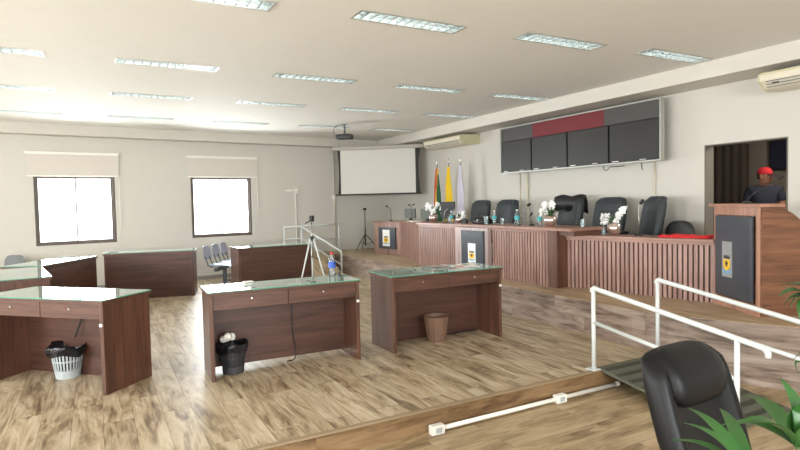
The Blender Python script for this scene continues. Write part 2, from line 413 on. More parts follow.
# left and rear walls, out of view, with window openings added for fill light
mb = MB()
wl = [(-1.5, 1.0), (3.2, 5.2), (7.0, 9.0)]
ys = [YB] + [q for p in wl for q in p] + [wy(XL)]
for i in range(len(ys) - 1):
    if i % 2: mb.box(XL - 0.2, XL, ys[i], ys[i + 1], LOW, 0.9); mb.box(XL - 0.2, XL, ys[i], ys[i + 1], 2.4, CEIL + 0.1)
    else: mb.box(XL - 0.2, XL, ys[i], ys[i + 1], LOW, CEIL + 0.1)
struct(mb.build('wall_left', 'wall'))
for y0, y1 in wl:
    L_ = bpy.data.lights.new('side_fill', 'AREA'); L_.shape = 'RECTANGLE'; L_.size = 1.5; L_.size_y = y1 - y0  # area light added outside the unseen left wall as fill
    L_.energy = 150; L_.color = (0.93, 0.975, 1.0)
    lo = bpy.data.objects.new('side_fill', L_); COL.objects.link(lo)
    lo.location = (XL - 0.3, (y0 + y1) / 2, 1.65); lo.rotation_euler = (0, -pi / 2, 0)
mb = MB()
rw = [(-4.0, -1.5), (0.5, 3.0)]
xs_ = [XL] + [q for p in rw for q in p] + [XW]
for i in range(len(xs_) - 1):
    if i % 2: mb.box(xs_[i], xs_[i + 1], YB - 0.2, YB, LOW, 0.9); mb.box(xs_[i], xs_[i + 1], YB - 0.2, YB, 2.4, CEIL + 0.1)
    else: mb.box(xs_[i], xs_[i + 1], YB - 0.2, YB, LOW, CEIL + 0.1)
struct(mb.build('wall_front', 'wall'))
for x0, x1 in rw:
    L_ = bpy.data.lights.new('rear_fill', 'AREA'); L_.shape = 'RECTANGLE'; L_.size = x1 - x0; L_.size_y = 1.5  # added fill light entering from behind the camera
    L_.energy = 190; L_.color = (0.93, 0.975, 1.0)
    lo = bpy.data.objects.new('rear_fill', L_); COL.objects.link(lo)
    lo.location = ((x0 + x1) / 2, YB - 0.3, 1.65); lo.rotation_euler = (pi / 2, 0, 0)

# doorway and the dim room behind it
d = bpy.data.objects.new('door_1', None); COL.objects.link(d); struct(d, 'open doorway behind the wooden podium')
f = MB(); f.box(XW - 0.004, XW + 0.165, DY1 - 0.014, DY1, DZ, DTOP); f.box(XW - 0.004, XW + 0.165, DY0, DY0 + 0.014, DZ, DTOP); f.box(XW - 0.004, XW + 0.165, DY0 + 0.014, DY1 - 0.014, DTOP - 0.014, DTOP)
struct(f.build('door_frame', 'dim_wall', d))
BX = 9.7
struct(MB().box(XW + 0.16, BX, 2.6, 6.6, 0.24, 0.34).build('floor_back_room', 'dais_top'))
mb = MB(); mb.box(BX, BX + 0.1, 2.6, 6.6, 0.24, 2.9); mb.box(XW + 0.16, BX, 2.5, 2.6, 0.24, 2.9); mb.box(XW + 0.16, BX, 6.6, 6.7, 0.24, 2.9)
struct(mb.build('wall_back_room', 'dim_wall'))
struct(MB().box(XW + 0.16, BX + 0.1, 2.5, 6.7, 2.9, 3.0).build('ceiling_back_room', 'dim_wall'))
cm = MB()
pts = []
for k in range(49):
    y = 5.42 + (6.55 - 5.42) * k / 48
    pts.append((BX - 0.12 + 0.012 * sin(k * 1.05), y))
cm.prism(pts + [(x + 0.01, y) for x, y in reversed(pts)], 0.36, 2.75)
tag(cm.build('curtain', 'dark_cloth', smooth=True, auto=60), 'dark brown curtain in the dim room beyond the doorway', 'curtain')
tvb = thing('wall_screen', 'dark blue screen on the wall beyond the doorway, above the red cap', 'screen', (BX - 0.03, 4.6, 2.2))
MB().box(-0.03, 0.03, -0.5, 0.53, -0.27, 0.32, 0.006).build('casing', 'tv_bezel', tvb)
MB().box(-0.034, -0.03, -0.47, 0.50, -0.24, 0.29).build('screen', 'poster', tvb)
mk = MB()
for (y0, y1, z0, z1) in ((-0.05, 0.24, -0.005, 0.004), (0.16, 0.22, -0.02, -0.005), (0.05, 0.11, 0.004, 0.02), (-0.04, 0.0, 0.004, 0.025)): mk.box(-0.0365, -0.034, y0, y1, z0, z1)
bmesh.ops.remove_doubles(mk.bm, verts=list(mk.bm.verts), dist=1e-5)
mk.build('screen_marks', 'poster_text', tvb)
L_ = bpy.data.lights.new('back_room_fill', 'POINT'); L_.energy = 60; L_.shadow_soft_size = 0.15; L_.color = (1, 0.93, 0.85)  # unseen point light added to brighten the back room
lo = bpy.data.objects.new('back_room_fill', L_); COL.objects.link(lo); lo.location = (8.0, 3.2, 2.65)

# ------------------------------------------------------------------ ceiling with recessed lights
FX = [-2.52, -0.90, 0.77, 2.46, 4.11, 5.70]
FY = [4.17, 6.60, 8.52, 10.62]
HW, HD = 0.505, 0.10
def fy(r_, c_): return FY[r_] + (round(.07 - .067 * (FX[c_] - 2.5), 3) if r_ == 0 else 0)
FIT_Y = [fy(r_, c_) for r_ in range(4) for c_ in range(6)]
xb = sorted([XL - 0.2, XW + 0.16] + [x - HW for x in FX] + [x + HW for x in FX])
yb = sorted([YB - 0.2, wy(XW) + 0.5, ] + [y - HD for y in FIT_Y] + [y + HD for y in FIT_Y])
yb = [y for i_, y in enumerate(yb) if i_ == 0 or y - yb[i_ - 1] > 1e-6]
allY = FY
rown = ['row nearest the camera', 'second row back', 'third row back', 'row nearest the windows']
visible = [(0, (2, 3, 4, 5)), (1, (1, 2, 3, 4, 5)), (2, (1, 2, 3, 4, 5)), (3, (1, 2, 3, 4, 5))]
mb = MB()
for i in range(len(xb) - 1):
    for j in range(len(yb) - 1):
        cx, cy = (xb[i] + xb[i + 1]) / 2, (yb[j] + yb[j + 1]) / 2
        if any(abs(cx - FX[c_]) < HW and abs(cy - fy(r_, c_)) < HD for r_, cs in visible for c_ in cs): continue
        vs = [mb.v(p) for p in ((xb[i], yb[j], CEIL), (xb[i + 1], yb[j], CEIL), (xb[i + 1], yb[j + 1], CEIL), (xb[i], yb[j + 1], CEIL))]
        mb.face(vs)
mb.box(XL - 0.2, XW + 0.16, YB - 0.2, wy(XW) + 0.5, CEIL + 0.14, CEIL + 0.18)
bmesh.ops.remove_doubles(mb.bm, verts=list(mb.bm.verts), dist=1e-5)
struct(mb.build('ceiling', 'ceiling'))

def make_light():
    r = thing('ceiling_light', '', 'ceiling light', group='recessed louvred ceiling lights')
    t = MB()                                  # tray: five inner faces
    t.box(-HW, HW, -HD, HD, 0.115, 0.12)
    t.box(-HW, -HW + 0.004, -HD, HD, 0, 0.115); t.box(HW - 0.004, HW, -HD, HD, 0, 0.115)
    t.box(-HW + 0.004, HW - 0.004, -HD, -HD + 0.004, 0, 0.115); t.box(-HW + 0.004, HW - 0.004, HD - 0.004, HD, 0, 0.115)
    t.build('housing', 'alu', r)
    f = MB()
    f.box(-HW - 0.015, HW + 0.015, -HD - 0.015, -HD + 0.004, -0.006, 0.0); f.box(-HW - 0.015, HW + 0.015, HD - 0.004, HD + 0.015, -0.006, 0.0)
    f.box(-HW - 0.015, -HW + 0.006, -HD + 0.004, HD - 0.004, -0.006, 0.0); f.box(HW - 0.006, HW + 0.015, -HD + 0.004, HD - 0.004, -0.006, 0.0)
    f.build('rim', 'silver', r)
    g = MB(); n = 12
    for k in range(1, n):
        x = -HW + 2 * HW * k / n
        g.loft([[(x - 0.006, -HD + 0.004, 0.002), (x + 0.006, -HD + 0.004, 0.002), (x + 0.001, -HD + 0.004, 0.052), (x - 0.001, -HD + 0.004, 0.052)],
                [(x - 0.006, HD - 0.004, 0.002), (x + 0.006, HD - 0.004, 0.002), (x + 0.001, HD - 0.004, 0.052), (x - 0.001, HD - 0.004, 0.052)]])
    g.box(-HW + 0.004, HW - 0.004, -0.004, 0.004, 0.0, 0.052)
    g.build('louvre', 'alu', r)
    for y in (-0.05, 0.05):
        MB().tube([(-HW + 0.03, y, 0.086), (HW - 0.03, y, 0.086)], 0.013, 8).build('tube', 'tube', r)
    return r
light0 = make_light()
ordn = ['leftmost', 'second from left', 'third from left', 'fourth from left', 'rightmost']
first = True
for rj, cols in visible:
    for n, ci in enumerate(cols):
        word = ordn[n] if n < len(cols) - 1 else 'rightmost'
        if rj == 0: word = ['leftmost, cut by the frame', 'second from left', 'third from left', 'rightmost'][n]
        lab = 'louvred fluorescent ceiling light, %s in the %s' % (word, rown[rj])
        if first: light0.location = (FX[ci], fy(rj, ci), CEIL); light0['label'] = lab; first = False
        else: dup(light0, (FX[ci], fy(rj, ci), CEIL), None, lab)
# ------------------------------------------------------------------ desks
def make_desk(W=1.38, D=0.50, side='desk_v', gap=0.003):
    """origin: front-left foot; drawers face -y"""
    H = 0.765
    r = thing('council_desk', '', 'desk', group='council desks')
    for x in (0.0, W - 0.035):
        MB().box(x, x + 0.035, 0.0, D, 0.0, H, 0.003).build('side_panel', side, r)
    MB().box(0.035, W - 0.035, D - 0.10, D - 0.08, gap, H).build('modesty_panel', 'desk_in', r)
    MB().box(-0.012, W + 0.012, -0.015, D + 0.02, H, H + 0.025, 0.003).build('desktop', 'desk', r)
    MB().box(-0.006, W + 0.006, -0.009, D + 0.014, H + 0.026, H + 0.033).build('glass_sheet', 'glass_top', r)
    e = MB()
    for b in ((-0.010, W + 0.010, -0.013, -0.009), (-0.010, W + 0.010, D + 0.014, D + 0.018)): e.box(b[0], b[1], b[2], b[3], H + 0.0255, H + 0.0335)
    for b in ((-0.010, -0.006), (W + 0.006, W + 0.010)): e.box(b[0], b[1], -0.009, D + 0.014, H + 0.0255, H + 0.0335)
    e.build('glass_edge', 'glass_edge', r)
    m = W / 2
    for x0, x1 in ((0.037, m - 0.003), (m + 0.003, W - 0.037)):
        dr = MB(); dr.box(x0, x1, 0.012, 0.03, H - 0.135, H - 0.004, 0.002); dr.box(x0 + 0.02, x1 - 0.02, 0.03, D - 0.12, H - 0.11, H - 0.03)
        q = dr.build('drawer', 'desk', r)
        k = MB(); c = (x0 + x1) / 2
        k.xf((c, 0.012, H - 0.055), 0, pi / 2).lathe([(0.013, 0.0), (0.013, 0.006), (0.009, 0.014), (0.001, 0.015)], 12)
        k.build('lock', 'chrome', q, True, 40)
    MB().box(W - 0.033, W - 0.006, -0.012, -0.0005, H - 0.19, H - 0.165, 0.003).build('cable_hook', 'white_plastic', r)
    return r
def place_desk(o, p, a): o.location = p; o.rotation_euler = (0, 0, a)
dk2 = make_desk(1.42, 0.46, gap=.035); place_desk(dk2, (0.85, 5.08, 0), radians(-2)); dk2['label'] = 'dark wood two-drawer desk in the middle, water bottle on its glass top'
dk3 = make_desk(1.38, 0.54); place_desk(dk3, (2.635, 5.02, 0), radians(-1)); dk3['label'] = 'dark wood desk nearest the dais, tan waste basket beneath it'
a1 = radians(-45)
dk1 = make_desk(1.36, 0.54); place_desk(dk1, (0.03 - 1.36 * cos(a1), 5.21 - 1.36 * sin(a1), 0), a1); dk1['label'] = 'angled wood desk at the left edge, bagged grey basket beneath it'
# desks seen from behind
def place_back(o, W, D, pR, ang):
    """pR: right end (as the camera sees it) of the back edge; ang: direction of the back edge, left to right"""
    ux, uy = cos(ang), sin(ang)                     # to the right
    o.rotation_euler = (0, 0, ang + pi)
    # local origin = front-left foot; local x = -u, local y = toward camera
    nx, ny = -uy * -1, -ux                          # local +y in world = R(ang+pi) * (0,1) = (sin, -cos)
    nx, ny = sin(ang), -cos(ang)
    o.location = (pR[0] - nx * D, pR[1] - ny * D, 0)
dk4 = make_desk(1.42, 0.5); place_back(dk4, 1.42, 0.5, (1.49, 10.28), radians(-14)); dk4['label'] = 'wood desk seen from behind, between the two windows'
dk5 = make_desk(1.40, 0.55); place_back(dk5, 1.40, 0.55, (3.63, 10.20), radians(2.5)); dk5['label'] = 'wood desk seen from behind, beside the blue beam seats and white tripod'
dk6 = make_desk(1.38, 0.54, side='desk_v'); place_back(dk6, 1.38, 0.54, (0.0, 10.2), radians(61)); dk6['label'] = 'wood desk angled below the left window, behind the front-left desk'
for o_, W in ((dk4, 1.42), (dk5, 1.40), (dk6, 1.38)):
    for ch in o_.children:
        if ch.name.startswith('modesty_panel'):
            ch.location.y = 0.08 + 0.002            # flush with the back edge
            ch['label'] = 'full-width back panel facing the camera'
# a further pale-sided desk at the far left
dk7 = make_desk(1.38, 0.54); place_back(dk7, 1.38, 0.54, (-0.66, 8.84), radians(98)); dk7['label'] = 'desk cut by the left edge of the frame, its pale glass top seen end on'
for ch in dk7.children:
    if ch.name.startswith('modesty_panel'): ch.location.y = 0.082

# waste baskets
def basket(label, loc, h, r0, r1, mat, slots=True, bag=False):
    r = thing('waste_basket', label, 'waste basket', loc, 0, 'waste baskets under the desks')
    b = MB(); seg = 28
    b.lathe([(0.001, 0.004), (r0, 0.004), (r0 + 0.002, 0.0), (r0 + (r1 - r0) * 0.25, h * 0.25)], seg)
    if slots:
        n = 28
        for k in range(n):
            t0 = 2 * pi * k / n
            for zz in ((0.25, 0.85),):
                z0, z1 = h * zz[0], h * zz[1]
                ra, rb = r0 + (r1 - r0) * zz[0], r0 + (r1 - r0) * zz[1]
                w_ = 0.55 * pi / n
                b.loft([[(ra * cos(t0 - w_), ra * sin(t0 - w_), z0), (ra * cos(t0 + w_), ra * sin(t0 + w_), z0), ((ra - .003) * cos(t0 + w_), (ra - .003) * sin(t0 + w_), z0), ((ra - .003) * cos(t0 - w_), (ra - .003) * sin(t0 - w_), z0)],
                        [(rb * cos(t0 - w_), rb * sin(t0 - w_), z1), (rb * cos(t0 + w_), rb * sin(t0 + w_), z1), ((rb - .003) * cos(t0 + w_), (rb - .003) * sin(t0 + w_), z1), ((rb - .003) * cos(t0 - w_), (rb - .003) * sin(t0 - w_), z1)]])
        zm = h * 0.55; rm = r0 + (r1 - r0) * 0.55
        b.lathe([(rm - .003, zm - .006), (rm + .001, zm - .006), (rm + .001, zm + .006), (rm - .003, zm + .006), (rm - .003, zm - .006)], seg, caps=False)
        b.lathe([(r0 + (r1 - r0) * .85 - .003, h * .85), (r0 + (r1 - r0) * .85, h * .85), (r1, h), (r1 + .006, h), (r1 + .006, h - .01)], seg, caps=False)
    else:
        b.lathe([(r0 + (r1 - r0) * .25, h * .25), (r1, h - .012), (r1 + .008, h - .012), (r1 + .008, h), (r1 - .004, h), (r0, 0.02), (0.001, 0.02)], seg, caps=False)
    b.build('basket', mat, r, True, 40)
    if not slots:
        rb_ = MB()
        for k in range(16):
            t = 2 * pi * k / 16
            rb_.tube([((r0 + .0015) * cos(t), (r0 + .0015) * sin(t), 0.01), ((r1 + .0005) * cos(t), (r1 + .0005) * sin(t), h - .015)], 0.003, 5)
        rb_.build('ribs', mat, r, True)
    if bag:
        g = MB(); rings = []
        prof = [(0.9, 0.30), (0.95, 0.8), (0.985, 1.0), (1.06, 1.05), (1.13, 1.0), (1.12, 0.86), (1.08, 0.72)]
        for i, (f_, z) in enumerate(prof):
            ring = []
            for k in range(40):
                t = 2 * pi * k / 40
                base = (r0 + (r1 - r0) * min(z, 1.0))
                wob = (0.012 * sin(5 * t + i) + 0.008 * sin(11 * t + 2 * i)) * (1 if i > 2 else 0.1)
                ring.append(((base * f_ + wob) * cos(t), (base * f_ + wob) * sin(t), z * h + (0.015 * sin(3 * t + 1) if i > 2 else 0)))
            rings.append(ring)
        g.loft(rings, True, False)
        g.lathe([(0.001, h * 0.4), (r0 * 0.98, h * 0.42)], 20, caps=False)
        g.build('bin_bag', 'bag', r, True)
    return r
basket('grey slotted waste basket with black bag under the angled left desk', (-0.27, 6.02, 0), 0.29, 0.10, 0.145, 'basket_grey', True, True)
bk2 = basket('dark slotted waste basket with pale litter under the middle desk', (1.085, 5.30, 0), 0.27, 0.095, 0.12, 'basket_dark', True, True)
lt = MB()
rr_ = random.Random(3)
for k in range(5):
    c = (-0.04 + rr_.uniform(-.04, .05), rr_.uniform(-.06, .04), 0.30 + rr_.uniform(0, .06)); 
    lt.ell(c, (rr_.uniform(.03, .05), rr_.uniform(.03, .05), rr_.uniform(.025, .04)), 7, 4)
lt.build('crumpled_paper', 'paper', bk2)
basket('tan ribbed waste basket without a bag under the desk nearest the dais', (3.30, 5.26, 0), 0.28, 0.10, 0.135, 'basket_tan', False, False)

# things on / behind the desks
def bottle(label, loc, h=0.21, r=0.032, lab='label_teal', cap='cap_white', group=None):
    t = thing('water_bottle', label, 'bottle', loc, 0, group)
    b = MB(); b.lathe([(r * .8, 0), (r, .008), (r, h * .28), (r * .94, h * .32), (r, h * .36), (r, h * .62), (r * .85, h * .74), (r * .42, h * .87), (r * .40, h * .93)], 18)
    b.build('bottle_body', 'clear', t, True, 50)
    l = MB(); l.lathe([(r * 1.015, h * .36), (r * 1.02, h * .62)], 18, caps=False); l.build('bottle_label', lab, t, True)
    c = MB(); c.lathe([(r * .46, h * .92), (r * .46, h), (r * .40, h * 1.005), (.001, h * 1.005)], 14); c.build('bottle_cap', cap, t, True, 40)
    return t
DT = 0.7985
bottle('plastic water bottle with red cap and blue label on the middle desk', (2.14, 5.42, DT), 0.25, 0.036, 'label_blue', 'cap_red')
t = thing('small_bottle', 'tiny dark bottle beside the red-capped water bottle', 'bottle', (2.205, 5.38, DT))
MB().lathe([(.014, 0), (.015, .04), (.008, .055), (.008, .06)], 12).build('bottle_body', 'basket_dark', t, True, 50)
MB().lathe([(.0095, .06), (.0095, .078), (.001, .079)], 12).build('bottle_cap', 'black', t, True, 50)
t = thing('paper_packet', 'small white paper packet near the left end of the middle desk', 'packet', (1.27, 5.40, DT), radians(10))
MB().box(-.045, .045, -.03, .03, 0, .028, .004).build('packet', 'paper', t)
MB().box(-.045, .045, -.0305, -.03, .008, .02).build('printed_band', 'crest_grey', t)
t = thing('name_holder', 'clear acrylic name holder on the left of the desk nearest the dais', 'name holder', (2.84, 5.38, DT), radians(60))
MB().box(-.07, .07, -.001, .001, .0, .075).build('front_plate', 'clear', t)
MB().box(-.07, .07, .0015, .04, .0, .002).build('foot_plate', 'clear', t)
for i, (x, y, a, w_, h_) in enumerate(((3.42, 5.33, .3, .21, .3), (3.72, 5.28, -.2, .30, .21), (3.86, 5.42, .15, .21, .15))):
    t = thing('printed_sheet', ['grey-green printed sheet', 'pink printed sheet with orange block', 'small pale leaflet'][i] + ' lying on the glass of the desk nearest the dais', 'paper', (x, y, DT + 0.001), a)
    MB().box(-w_ / 2, w_ / 2, -h_ / 2, h_ / 2, 0, .0015).build('sheet', ['crest_grey', 'paper', 'paper'][i], t)
    MB().box(-w_ / 2 + .02, -w_ / 2 + .02 + w_ * .4, -.03, .05, .0015, .0022).build('printed_block', ['header_grey', 'orange', 'crest_grey'][i], t)

# power cables under the desks
def cable(name, label, pts, r, mat, cat='cable'):
    # smooth through the points
    P = [Vector(p) for p in pts]; out = []
    for i in range(len(P) - 1):
        p0, p1, p2, p3 = P[max(i - 1, 0)], P[i], P[i + 1], P[min(i + 2, len(P) - 1)]
        for k in range(6):
            t = k / 6
            out.append(0.5 * ((2 * p1) + (-p0 + p2) * t + (2 * p0 - 5 * p1 + 4 * p2 - p3) * t * t + (-p0 + 3 * p1 - 3 * p2 + p3) * t ** 3))
    out.append(P[-1])
    o = MB().tube(out, r, 6).build(name, mat, None, True)
    return tag(o, label, cat)
cable('power_cable', 'dark cable hanging down behind the middle desk drawers', [(1.70, 5.415, .62), (1.69, 5.40, .45), (1.70, 5.395, .25), (1.72, 5.40, .1), (1.70, 5.38, .012), (1.62, 5.36, .008)], .005, 'black')
cable('power_cable', 'dark cable dropping to the floor above the grey bagged basket', [(-.10, 6.02, .62), (-.16, 5.98, .48), (-.2, 6.0, .36)], .007, 'black')
cable('floor_cable', 'loose pale cable end on the floor right of the grey bagged basket', [(-.06, 5.98, .008), (-.02, 5.93, .008), (.03, 5.92, .008), (.05, 5.87, .008), (.0, 5.85, .008)], .007, 'grey_chair')
cable('floor_cable', 'dark cable along the floor under the desk nearest the dais', [(3.5, 5.44, .008), (3.62, 5.40, .008), (3.8, 5.42, .008), (3.95, 5.38, .008)], .007, 'black')

# ------------------------------------------------------------------ slatted counters on the dais
def slat_panel(y0, y1, z0, z1, name, parent, pitch=0.055, x=0.0):
    """local: front faces -x, runs along y"""
    b = MB().box(x + 0.02, x + 0.035, y0, y1, z0, z1).build('backing', 'slat_back', parent)
    s = MB(); n = max(1, round((y1 - y0) / pitch)); p = (y1 - y0) / n
    for k in range(n):
        s.box(x, x + 0.02, y0 + k * p + p * .16, y0 + k * p + p * .80, z0, z1)
    s.build(name, 'slat', b)
    return b
def crest(parent, x, y, z, w, h, card):
    """card, mural crown, shield with figure, ribbon; faces -x"""
    c = MB().box(x - .004, x, y - w / 2, y + w / 2, z - h / 2, z + h / 2).build('crest_card', card, parent)
    x2 = x - .006
    m = MB(); m.box(x2, x - .004, y - w * .30, y + w * .30, z + h * .02, z + h * .08)
    for k in range(4): m.box(x2, x - .004, y - w * .28 + k * w * .16, y - w * .20 + k * w * .16, z + h * .08, z + h * .12)
    m.build('crown', 'crest_black', c)
    sh = [(-.34, .0), (.34, .0), (.34, -.20), (.22, -.28), (0, -.32), (-.22, -.28), (-.34, -.20)]
    m = MB(); a = [m.v((x2 - .001, y + p * w, z + q * h)) for p, q in sh]; b_ = [m.v((x - .004, y + p * w, z + q * h)) for p, q in sh]
    m.face(a); n = len(sh)
    for i in range(n): m.face([a[i], a[(i + 1) % n], b_[(i + 1) % n], b_[i]])
    m.build('shield', 'crest_yellow', c)
    m = MB(); m.box(x2 - .003, x2 - .001, y - w * .07, y + w * .07, z - h * .20, z - h * .05); m.box(x2 - .003, x2 - .001, y - w * .16, y + w * .13, z - h * .13, z - h * .09)
    m.build('shield_figure', 'crest_black', c)
    m = MB()
    for k in range(5): m.box(x2, x - .004, y + w * (-.42 + .17 * k), y + w * (-.42 + .17 * k + .16), z - h * (.36 + .04 * sin(pi * k / 4)), z - h * (.29 + .04 * sin(pi * k / 4)))
    m.build('ribbon', 'crest_blue', c)
    return c
CH = 1.18 - DZ
# main counter: local y = 0 at its near end, runs +y; front at x = 0
main = thing('slatted_counter', 'long main counter on the dais with slatted front and dark crest board', 'counter', (5.20, 5.33, DZ), radians(0.6), 'slatted counters on the dais')
LM = 8.76 - 5.33
slat_panel(0.17, 1.33, 0.0, CH - .07, 'slats', main)
slat_panel(2.26, LM, 0.0, CH - .07, 'slats', main)
MB().box(-.01, .52, 0.0, 0.165, 0, CH - .04, .004).build('end_block', 'desk_v', main)
MB().box(-.012, .03, .165, LM, CH - .075, CH - .04, .003).build('fascia', 'counter', main)
tp = MB(); tp.box(-.05, .56, -.28, LM + .02, CH - .04, CH, .005); tp.build('worktop', 'counter', main)
MB().box(.02, .52, -.26, -.005, CH - .10, CH - .045).build('worktop_rail', 'desk', main)
MB().box(-.055, .02, 1.36, 2.2, 0, CH - .045, .004).build('crest_panel', 'pale_panel', main)
bd = MB().box(-.10, -.056, 1.43, 1.98, .08, CH - .09, .004).build('crest_board', 'board', main)
crest(bd, -.10, 1.70, .345, .19, .30, 'crest_white')
MB().box(.0, .02, 2.2, 2.26, 0, CH - .045).build('shadow_gap', 'black', main)
# angled counter
A0, A1 = Vector((5.20, 8.80)), Vector((5.76, 10.55))
dv = A1 - A0; ang = atan2(dv.y, dv.x) - pi / 2
angc = thing('slatted_counter', 'angled far slatted counter beside the small crest lectern, papers on top', 'counter', (A0.x, A0.y, DZ), ang, 'slatted counters on the dais')
LA = dv.length
slat_panel(0.0, LA, 0, CH - .10, 'slats', angc)
MB().prism([(-.03, -.02), (-.01, -.005), (.55, .20), (.55, LA), (-.03, LA)], CH - .06, CH - .02).build('worktop', 'counter', angc)
MB().box(-.01, .02, 0.0, LA, CH - .10, CH - .062).build('fascia', 'counter', angc)
# low right counter
B0, B1 = Vector((5.79, 3.62)), Vector((5.37, 5.36))
dv = B1 - B0; ang2 = atan2(dv.y, dv.x) - pi / 2
CL = 1.08 - DZ
lowc = thing('slatted_counter', 'lower slatted counter between the main counter and the podium, red cloth on top', 'counter', (B0.x, B0.y, DZ), ang2, 'slatted counters on the dais')
LB = dv.length
slat_panel(0.0, LB - .02, 0, CL - .065, 'slats', lowc, 0.0555)
MB().box(-.015, .02, 0, LB - .02, CL - .065, CL - .03, .003).build('fascia', 'counter', lowc)
MB().box(-.035, .38, -.0, LB - .02, CL - .03, CL, .004).build('worktop', 'counter', lowc)
# small far lectern
L0, L1 = Vector((5.80, 10.62)), Vector((5.56, 11.42))
dv = L1 - L0; ang3 = atan2(dv.y, dv.x) - pi / 2
lec = thing('lectern', 'small wooden lectern with blue-grey crest board at the far end of the dais', 'lectern', (L0.x, L0.y, DZ), ang3)
WLc = dv.length
lb = MB(); lb.box(0, .03, 0, WLc, 0, .70); lb.box(.03, .45, 0, .03, 0, .70); lb.box(.03, .45, WLc - .03, WLc, 0, .70); lb.build('body', 'slat', lec)
MB().box(-.02, .47, -.02, WLc + .02, .70, .735, .004).build('lectern_top', 'counter', lec)
bd = MB().box(-.04, -.001, .13, .66, .13, .60, .004).build('crest_board', 'board', lec)
crest(bd, -.04, .41, .37, .22, .36, 'crest_white')

# ------------------------------------------------------------------ big podium at the right
PA, PB = Vector((5.79, 3.63)), Vector((5.43, 2.98))
dv = PA - PB; angp = atan2(dv.y, dv.x) - pi / 2
pod = thing('podium', 'tall wooden podium with large dark crest board at the right', 'podium', (PB.x, PB.y, DZ), angp)
WP = dv.length; HP = 1.06; DP = 0.62
pf = MB()
pf.box(0, .02, 0, .035, 0, HP - .03); pf.box(0, .02, WP - .05, WP, 0, HP - .03); pf.box(0, .02, .035, WP - .05, 0, .10); pf.box(0, .02, .035, WP - .05, HP - .11, HP - .03)
pf.build('front_frame', 'podium_light', pod)
MB().box(.022, .04, 0.0, WP, 0, HP - .03).build('front_panel', 'podium', pod)
for y0 in (0.0, WP - .03):
    s = MB(); pr = [(.041, 0), (DP, 0), (DP, HP - .33), (.50, HP - .25), (.33, HP - .10), (.22, HP - .035), (.041, HP - .03)]
    a = [s.v((x, y0, z)) for x, z in pr]; b = [s.v((x, y0 + .03, z)) for x, z in pr]
    s.face(a); s.face(list(reversed(b)))
    for i in range(len(pr)): s.face([a[i], a[(i + 1) % len(pr)], b[(i + 1) % len(pr)], b[i]])
    o = s.build('side_panel', wood('podium_side_laminate', (84, 52, 37), (134, 92, 66), .36, 'X'), pod)
MB().box(-.02, .24, -.015, WP + .07, HP - .03, HP, .004).build('podium_top', 'podium_light', pod)
MB().box(.04, DP - .05, .032, WP - .032, HP - .36, HP - .34).build('inner_shelf', 'podium', pod)
bd = MB().box(-.035, -.001, .06, WP - .08, .12, HP - .12, .006).build('crest_board', 'board', pod)
bd['label'] = 'raised dark slate board with crest'
crest(bd, -.035, .44, .50, .17, .36, 'crest_grey')

# ------------------------------------------------------------------ microphones
def mic(name, label, loc, pts, mat='black_metal', head=.016, cat='microphone', base=True):
    r = thing(name, label, cat, loc)
    if base: MB().lathe([(.045, 0), (.045, .012), (.025, .022), (.012, .03)], 14).build('base', 'black', r, True, 40)
    MB().tube(pts, .0048, 7).build('gooseneck', mat, r, True)
    p, q = Vector(pts[-1]), Vector(pts[-2]); dvec = (p - q).normalized()
    MB().tube([p - dvec * .005, p + dvec * .01, p + dvec * .05, p + dvec * .065], [head * .6, head, head, head * .5], 10).build('mic_head', 'black', r, True)
    return r
CT = 1.18
mic('gooseneck_microphone', 'black gooseneck microphone on the small crest lectern', (5.80, 11.05, DZ + .735), [(0, 0, .02), (.0, -.01, .12), (.0, .0, .2), (.02, .09, .30), (.0, .14, .32)])
mic('gooseneck_microphone', 'black microphone on the angled counter, left of the grey monitors', (5.95, 10.42, CT - .02), [(0, 0, .02), (.0, .02, .15), (.0, .0, .24), (.0, -.03, .32), (.0, -.10, .33)])
mic('gooseneck_microphone', 'tall thick microphone between the two grey monitors', (5.74, 10.0, CT - .02), [(0, 0, .02), (.0, .0, .15), (.0, .01, .24), (.0, .06, .33), (.0, .10, .33)])
mic('gooseneck_microphone', 'silver gooseneck microphone in front of the charcoal chairs on the main counter', (5.40, 6.32, CT), [(0, 0, .02), (.0, .0, .08), (.0, -.06, .18), (.0, -.16, .25), (.0, -.21, .28)], 'chrome', .02)
mic('gooseneck_microphone', 'short dark microphone beside the teal-labelled bottle on the main counter', (5.40, 6.03, CT), [(0, 0, .02), (.0, .03, .07), (.0, .05, .12), (.0, .03, .14)], 'black_metal', .012)
mic('gooseneck_microphone', 'upright silver microphone with black foam on the lower counter', (5.78, 4.56, 1.08), [(0, 0, .02), (.0, .0, .2), (.0, .0, .37), (.0, -.02, .39)], 'chrome', .022)
mic('gooseneck_microphone', 'black gooseneck microphone bending right on the wooden podium', (5.74, 3.27, DZ + HP), [(0, 0, .02), (.02, -.03, .07), (.05, -.06, .11), (.11, -.10, .145), (.18, -.14, .19), (.24, -.18, .235)], 'black_metal', .012)

